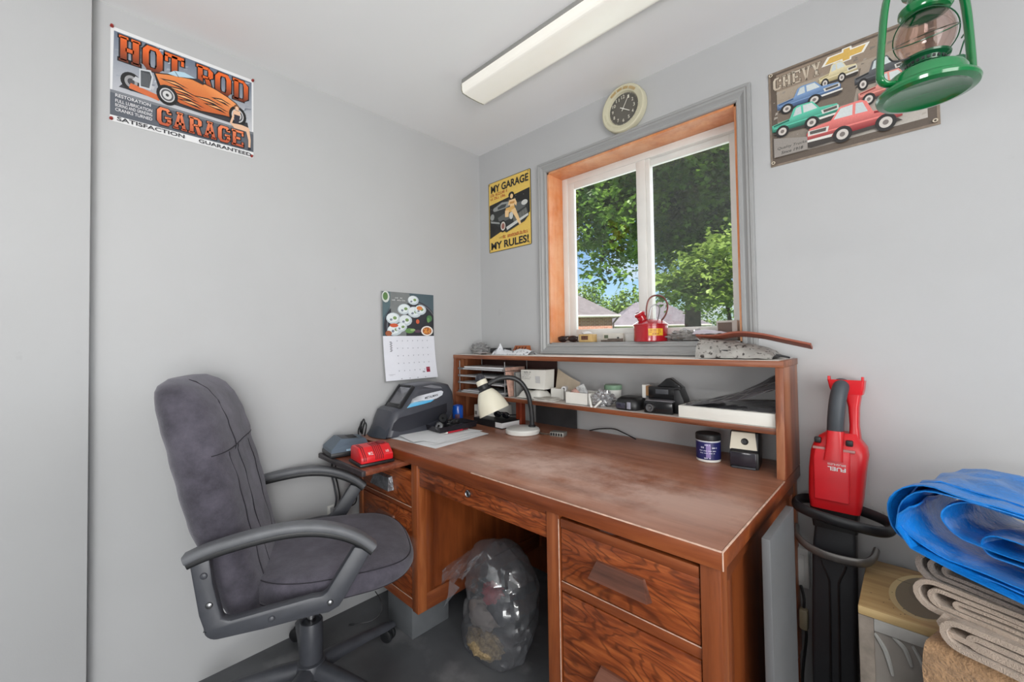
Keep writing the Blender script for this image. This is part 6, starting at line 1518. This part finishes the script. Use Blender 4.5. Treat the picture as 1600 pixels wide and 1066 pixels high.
MB().box(CX0+.030, CX1, CY0, CY0+.011, CZ-.052, CZ-.022, .002).build('top_rail', mat('pale_grey_rail', (170, 168, 164), 0.6, var=0.12, scale=18), cr_)
MB().box(CX0, CX0+.006, CY0+.012, CY1, CZ-.052, CZ-.022, .001).build('side_rail', M_cfront, cr_)
for i, (x, z0, z1) in enumerate(((1.865, .40, .49), (1.90, .44, .495), (1.935, .38, .49))):
    MB().tube(smoothpath([(x-.02, CY0+.008, z1), (x, CY0+.0075, (z0+z1)/2+.01), (x+.012, CY0+.008, z0)], 5), [.003+.0025*math.sin(PI*k/10) for k in range(11)], 6).build('paint_drip', mat('pale_paint_drip', (176, 176, 172), 0.4), cr_)
a = Art((CX0, CY0, CZ), (1, 0, 0), (0, 1, 0))
a.ell(.125, .160, .068, .135, (204, 182, 134), 40, -.15); a.ell(.128, .160, .058, .122, (126, 114, 94), 40, -.15); a.line((.07, .215), (.20, .195), .0022, (60, 54, 46)); a.ell(.135, .19, .040, .08, (116, 105, 88), 30, -.15)
for i in range(9): a.ell(.01+q.random()*.1, .01+q.random()*.12, .0016, .0016, (70, 56, 40), 8)
a.build('oval_patch', M_print, cr_)

# ---- towels, blanket and tarp: folded sheets
def strip(path, th):
    """closed outline of a sheet of thickness th following a 2D path"""
    P = [Vector((p[0], p[1])) for p in path]; L_ = []; R_ = []
    for i in range(len(P)):
        d = (P[min(i+1, len(P)-1)]-P[max(i-1, 0)]).normalized(); n = Vector((-d.y, d.x))*th/2
        L_.append(P[i]+n); R_.append(P[i]-n)
    return L_+R_[::-1]
def fold(mb, path, th, y0, y1, M, seed=0, wob=.004, ny=10, skew=0.0):
    o = strip(path, th); rings = []
    for j in range(ny+1):
        t = j/ny; y = y0+(y1-y0)*t; r_ = []
        for p in o:
            e = Vector((p.x*9, y*9, seed)); k = wob*(1 if 0 < j < ny else .7)
            r_.append(M @ Vector((p.x+k*noise.noise(e)+skew*t, y+1.2*k*noise.noise(e+Vector((5, p.y*20, 0))), p.y+k*.6*noise.noise(e*1.7+Vector((0, 0, 9))))))
        rings.append(r_)
    n = len(rings[0]); vs = [p for r in rings for p in r]; fs = []
    for j in range(ny):
        for i in range(n):
            i2 = (i+1) % n; fs.append([j*n+i, j*n+i2, (j+1)*n+i2, (j+1)*n+i])
    h = n//2
    for base in (0, ny*n):
        for i in range(h-1): fs.append([base+i, base+i+1, base+n-2-i, base+n-1-i])
    mb.add(vs, fs)
def upath(x0, x1, zc, r, n=9, x1b=None, sag=0.0):
    """one U-bend: in from the right underneath, round the left end, back to the right"""
    K_ = 18
    a_ = [(x1+(x0-x1)*i/K_, zc-r-sag*((1-i/K_)**1.4)) for i in range(K_)]
    b_ = [(x0-r*math.sin(PI*i/n)*1.15, zc-r*math.cos(PI*i/n)) for i in range(n+1)]
    c_ = [(x0+((x1b or x1)-x0)*i/K_, zc+r-sag*((i/K_)**1.4)) for i in range(1, K_+1)]
    return a_+b_+c_
STM = T(1.962, -.392, CZ+.008) @ RZ(rad(-19))
M_terry = mat('beige_terry', (190, 172, 156), 0.95, var=0.10, scale=40, bump=0.9, bscale=420, sheen=0.3)
M_greige = mat('greige_terry', (150, 138, 130), 0.95, var=0.12, scale=40, bump=0.9, bscale=420, sheen=0.3)
M_brown = mat('brown_fleece', (164, 130, 96), 1.0, var=0.22, scale=60, bump=1.0, bscale=170, sheen=0.4)
M_teal = mat('teal_terry', (72, 160, 146), 0.95, var=0.10, scale=50, bump=0.9, bscale=420, sheen=0.3)
# brown blanket over the front of the crate
def blanket(u, v):
    x = -.004+.56*u+.05*max(0, v-.5)*(1-u)
    s = v*.62                        # run length from the back of the crate top, over the edge, down
    if s < .20: y, z = .21-s, .030
    else:
        k = s-.20; b = min(k/.07, 1); y = .01-.055*math.sin(b*PI/2); z = .030-.055*(1-math.cos(b*PI/2))-max(0, k-.07)*.92
    w = .010*math.sin(u*13+v*3)+.006*noise.noise(Vector((u*9, v*7, 3)))
    e = min(1, u*9)
    return (x+.012*math.sin(v*9)*(1-u), y-w*(.4+v), z*(.35+.65*e if z > 0 else 1)+.004*noise.noise(Vector((u*20, v*20, 1))))
m = MB().surf(blanket, 60, 60, STM, thick=-.022)
simple('blanket', 'brown fleece blanket draped over the front of the wooden crate under the towels', 'blanket', m, M_brown)
m = MB()
fold(m, [(.030, .078), (.020, .060), (.026, .045), (.05, .043), (.2, .040), (.45, .034)], .012, -.060, .22, STM, 1)
fold(m, upath(.055, .50, .050, .026, sag=.020), .012, -.066, .22, STM, 2)
fold(m, upath(.075, .50, .048, .010, sag=.020), .012, -.060, .22, STM, 3)
simple('towel', 'lowest beige towel, its loose corner hanging over the brown blanket', 'towel', m, M_terry, 'folded towels on the crate', angle=50)
m = MB()
fold(m, upath(.012, .48, .106, .030, sag=.020), .010, -.050, .22, STM, 4)
fold(m, upath(.020, .46, .104, .017, sag=.020), .009, -.046, .22, STM, 5)
fold(m, upath(.045, .44, .103, .006, sag=.018), .007, -.044, .22, STM, 6)
simple('towel', 'middle beige towel, rolled end facing out below the top towel', 'towel', m, M_terry, 'folded towels on the crate', angle=50)
m = MB()
fold(m, upath(.016, .17, .168, .030, x1b=.17, sag=.010), .009, -.046, .22, STM, 7)
fold(m, upath(.022, .17, .168, .019, sag=.010), .008, -.044, .22, STM, 8)
fold(m, upath(.034, .17, .168, .009, sag=.010), .007, -.042, .22, STM, 9)
simple('towel', 'top beige towel with a coiled end just below the blue tarpaulin', 'towel', m, M_greige, 'folded towels on the crate', angle=50)
m = MB()
fold(m, upath(.200, .48, .176, .012, sag=.022), .016, -.090, .22, STM, 10)
fold(m, upath(.210, .48, .146, .010, sag=.022), .012, -.086, .22, STM, 11)
simple('towel', 'teal folded towel at the right under the blue tarpaulin', 'towel', m, M_teal, 'folded towels on the crate', angle=50)
# blue tarpaulin
M_tarp = mat('blue_tarpaulin', (20, 122, 206), 0.28, var=0.16, scale=24, bump=0.5, bscale=130, coat=0.3)
m = MB()
TB_ = .204
def tfold(x0, x1, zc, r, sag, seed, y0=-.075, y1=.15, th=.0026, wob=.017, x1b=None): fold(m, upath(x0, x1, zc, r, 14, x1b, sag), th, y0, y1, STM, seed, wob, 18, 0.02)
tfold(.030, .55, TB_+.076, .074, .120, 21, -.085)
tfold(.045, .55, TB_+.076, .067, .118, 22, -.088)
tfold(.080, .52, TB_+.092, .040, .120, 23, -.070)
tfold(.115, .52, TB_+.058, .022, .100, 24, -.075)
tfold(.200, .52, TB_+.088, .014, .110, 25, -.060)
tfold(.250, .55, TB_+.032, .018, .080, 26, -.095)
fold(m, [(.0, TB_+.02), (-.030, TB_+.035), (-.040, TB_+.07), (-.030, TB_+.11), (-.008, TB_+.140), (.03, TB_+.156), (.08, TB_+.152), (.14, TB_+.140), (.22, TB_+.120), (.32, TB_+.080)], .003, -.045, .16, STM, 27, .024, 18)
fold(m, [(-.01, TB_+.10), (-.030, TB_+.075), (-.034, TB_+.045), (-.01, TB_+.012), (.06, TB_-.004), (.2, TB_-.030), (.35, TB_-.075), (.5, TB_-.120)], .003, -.105, .12, STM, 28, .014, 14)
simple('tarpaulin', 'folded shiny blue tarpaulin on top of the towel pile', 'tarpaulin', m, M_tarp, angle=30)

# ================================================================ under the desk and by the left wall
bg = thing('plastic_bag', 'big translucent grey plastic bag of rags standing on the floor under the desk', 'bag', (.70, -.60, 0))
M_bag = film_mat('grey_bin_liner', (122, 124, 129), 0.36, 0.14, 0.16)
BG = [(.002, .690, -.600, .125, .060), (.03, .700, -.592, .150, .085), (.09, .715, -.580, .160, .105), (.17, .722, -.570, .165, .115), (.26, .722, -.565, .162, .120), (.33, .718, -.562, .150, .115), (.38, .710, -.560, .128, .095), (.410, .705, -.555, .085, .065), (.426, .705, -.552, .025, .02)]
def bagpt(z, an):
    cx, cy, rx, ry = interp(BG, z)
    w = Vector((math.cos(an), math.sin(an), z*5))
    d = 1+.10*noise.noise(w*1.4)+.17*abs(noise.noise(w*2.1+Vector((3, 0, 0))))-.10*abs(noise.noise(w*4.3+Vector((0, 7, 0))))
    return Vector((cx+rx*d*math.cos(an), cy+ry*d*math.sin(an), z+.012*noise.noise(Vector((an, z*12, 1)))*(z > .02)))
MB().loft([[bagpt(.002+.426*i/40, 2*PI*j/64) for j in range(64)] for i in range(41)]).build('liner', M_bag, bg, angle=24)
# open mouth folded over to the left
def flap(u, v):
    A = ray(775-80*u, 839+49*u*u**.2, 1.66+.05*u); B = ray(726-32*u, 905+3*u, 1.60+.11*u)
    p = A+(B-A)*v
    d = (CAMP-p).normalized()
    return p+d*(.05*math.sin(PI*min(1, v))*(1-.5*u)+.012*noise.noise(Vector((u*7, v*6, 3)))+.01)+Vector((0, 0, .010*math.sin(u*11)*v))
MB().surf(flap, 26, 16).build('mouth_flap', M_bag, bg, angle=24)
MB().add([ray(706, 905, 1.66), ray(722, 916, 1.64), ray(716, 924, 1.64), ray(698, 946, 1.65), ray(704, 928, 1.65)], [[0, 1, 2, 4], [2, 3, 4]]).build('drawstring', M_bag, bg)
crumple((.74, -.575, .20), (.075, .055, .06), 71, .3).build('dark_rag', mat('dark_rag', (58, 58, 64), 0.9, var=0.2, scale=20), bg)
crumple((.715, -.60, .245), (.050, .038, .034), 72, .35).build('red_rag', mat('red_rag', (150, 50, 60), 0.9, var=0.3, scale=30), bg)
crumple((.67, -.61, .15), (.075, .045, .05), 73, .3).build('pale_rag', mat('pale_rag', (140, 130, 124), 0.9, var=0.2, scale=30), bg)
crumple((.69, -.632, .060), (.095, .052, .045), 74, .3).build('straw_filling', mat('straw_filling', (150, 130, 96), 0.9, var=0.4, scale=90, bump=0.8, bscale=200), bg)
# cords and outlet by the left wall
t = thing('wall_outlet', 'white outlet low on the left wall behind the chair', 'outlet', (0, -.93, .45))
MB().box(.0005, .010, -.955, -.912, .43, .505, .003).build('cover_plate', M_white, t); MB().box(.0095, .034, -.945, -.918, .455, .498, .004).build('plug', mat('grey_plug', (150, 150, 152), 0.4), t)
for i, (y, r, c, lab) in enumerate(((-.938, .0042, M_dgrey, 'thicker grey cord hanging from the writing slide to the wall outlet'), (-.922, .0034, M_black, 'thinner black cord hanging from the writing slide to the wall outlet'))):
    m = MB().tube(smoothpath([(.040+.01*i, y-.005, .728), (.036, y-.010, .66), (.030, y+.004, .60), (.038, y+.010, .54), (.036, y+.004, .50)], 6), r, 7); simple('power_cord', lab, 'cord', m, c, 'cords under the writing slide')
m = MB().tube(smoothpath([(.03+.012*math.sin(k*1.3), -.862+.030*math.cos(k*.9)*(1+.06*(k % 3)), .520+.034*math.sin(k*.9)) for k in range(20)], 4), .0035, 6); simple('cable_coil', 'small coil of black cable hanging on the left wall beside the outlet', 'cable', m, M_black)
pts = [ray(591, 922, 1.72), ray(599, 935, 1.70), ray(602, 948, 1.69), ray(596, 960, 1.68), ray(584, 968, 1.67), ray(570, 971, 1.66), ray(558, 973, 1.66)]
t = thing('charging_cable', 'thin black cable with a small plug dangling below the front of the chair seat', 'cable', tuple(pts[3]))
MB().tube(smoothpath(pts, 5), .0016, 6).build('wire', M_black, t)
MB().tube([pts[-1], pts[-1]+(pts[-1]-pts[-2]).normalized()*.018], [.004, .0034], 8).build('plug', M_black, t)
for (x, c, lab) in ((1.345, (190, 190, 194), 'white paper scrap showing in the gap above the top right drawer'), (1.405, (150, 110, 112), 'pinkish scrap showing in the gap above the top right drawer')):
    m = MB().box(x-.02, x+.02, -.79, -.75, .7415, .748, .002); simple('paper_scrap', lab, 'paper', m, mat('scrap_%d' % int(x*100), c, 0.6))
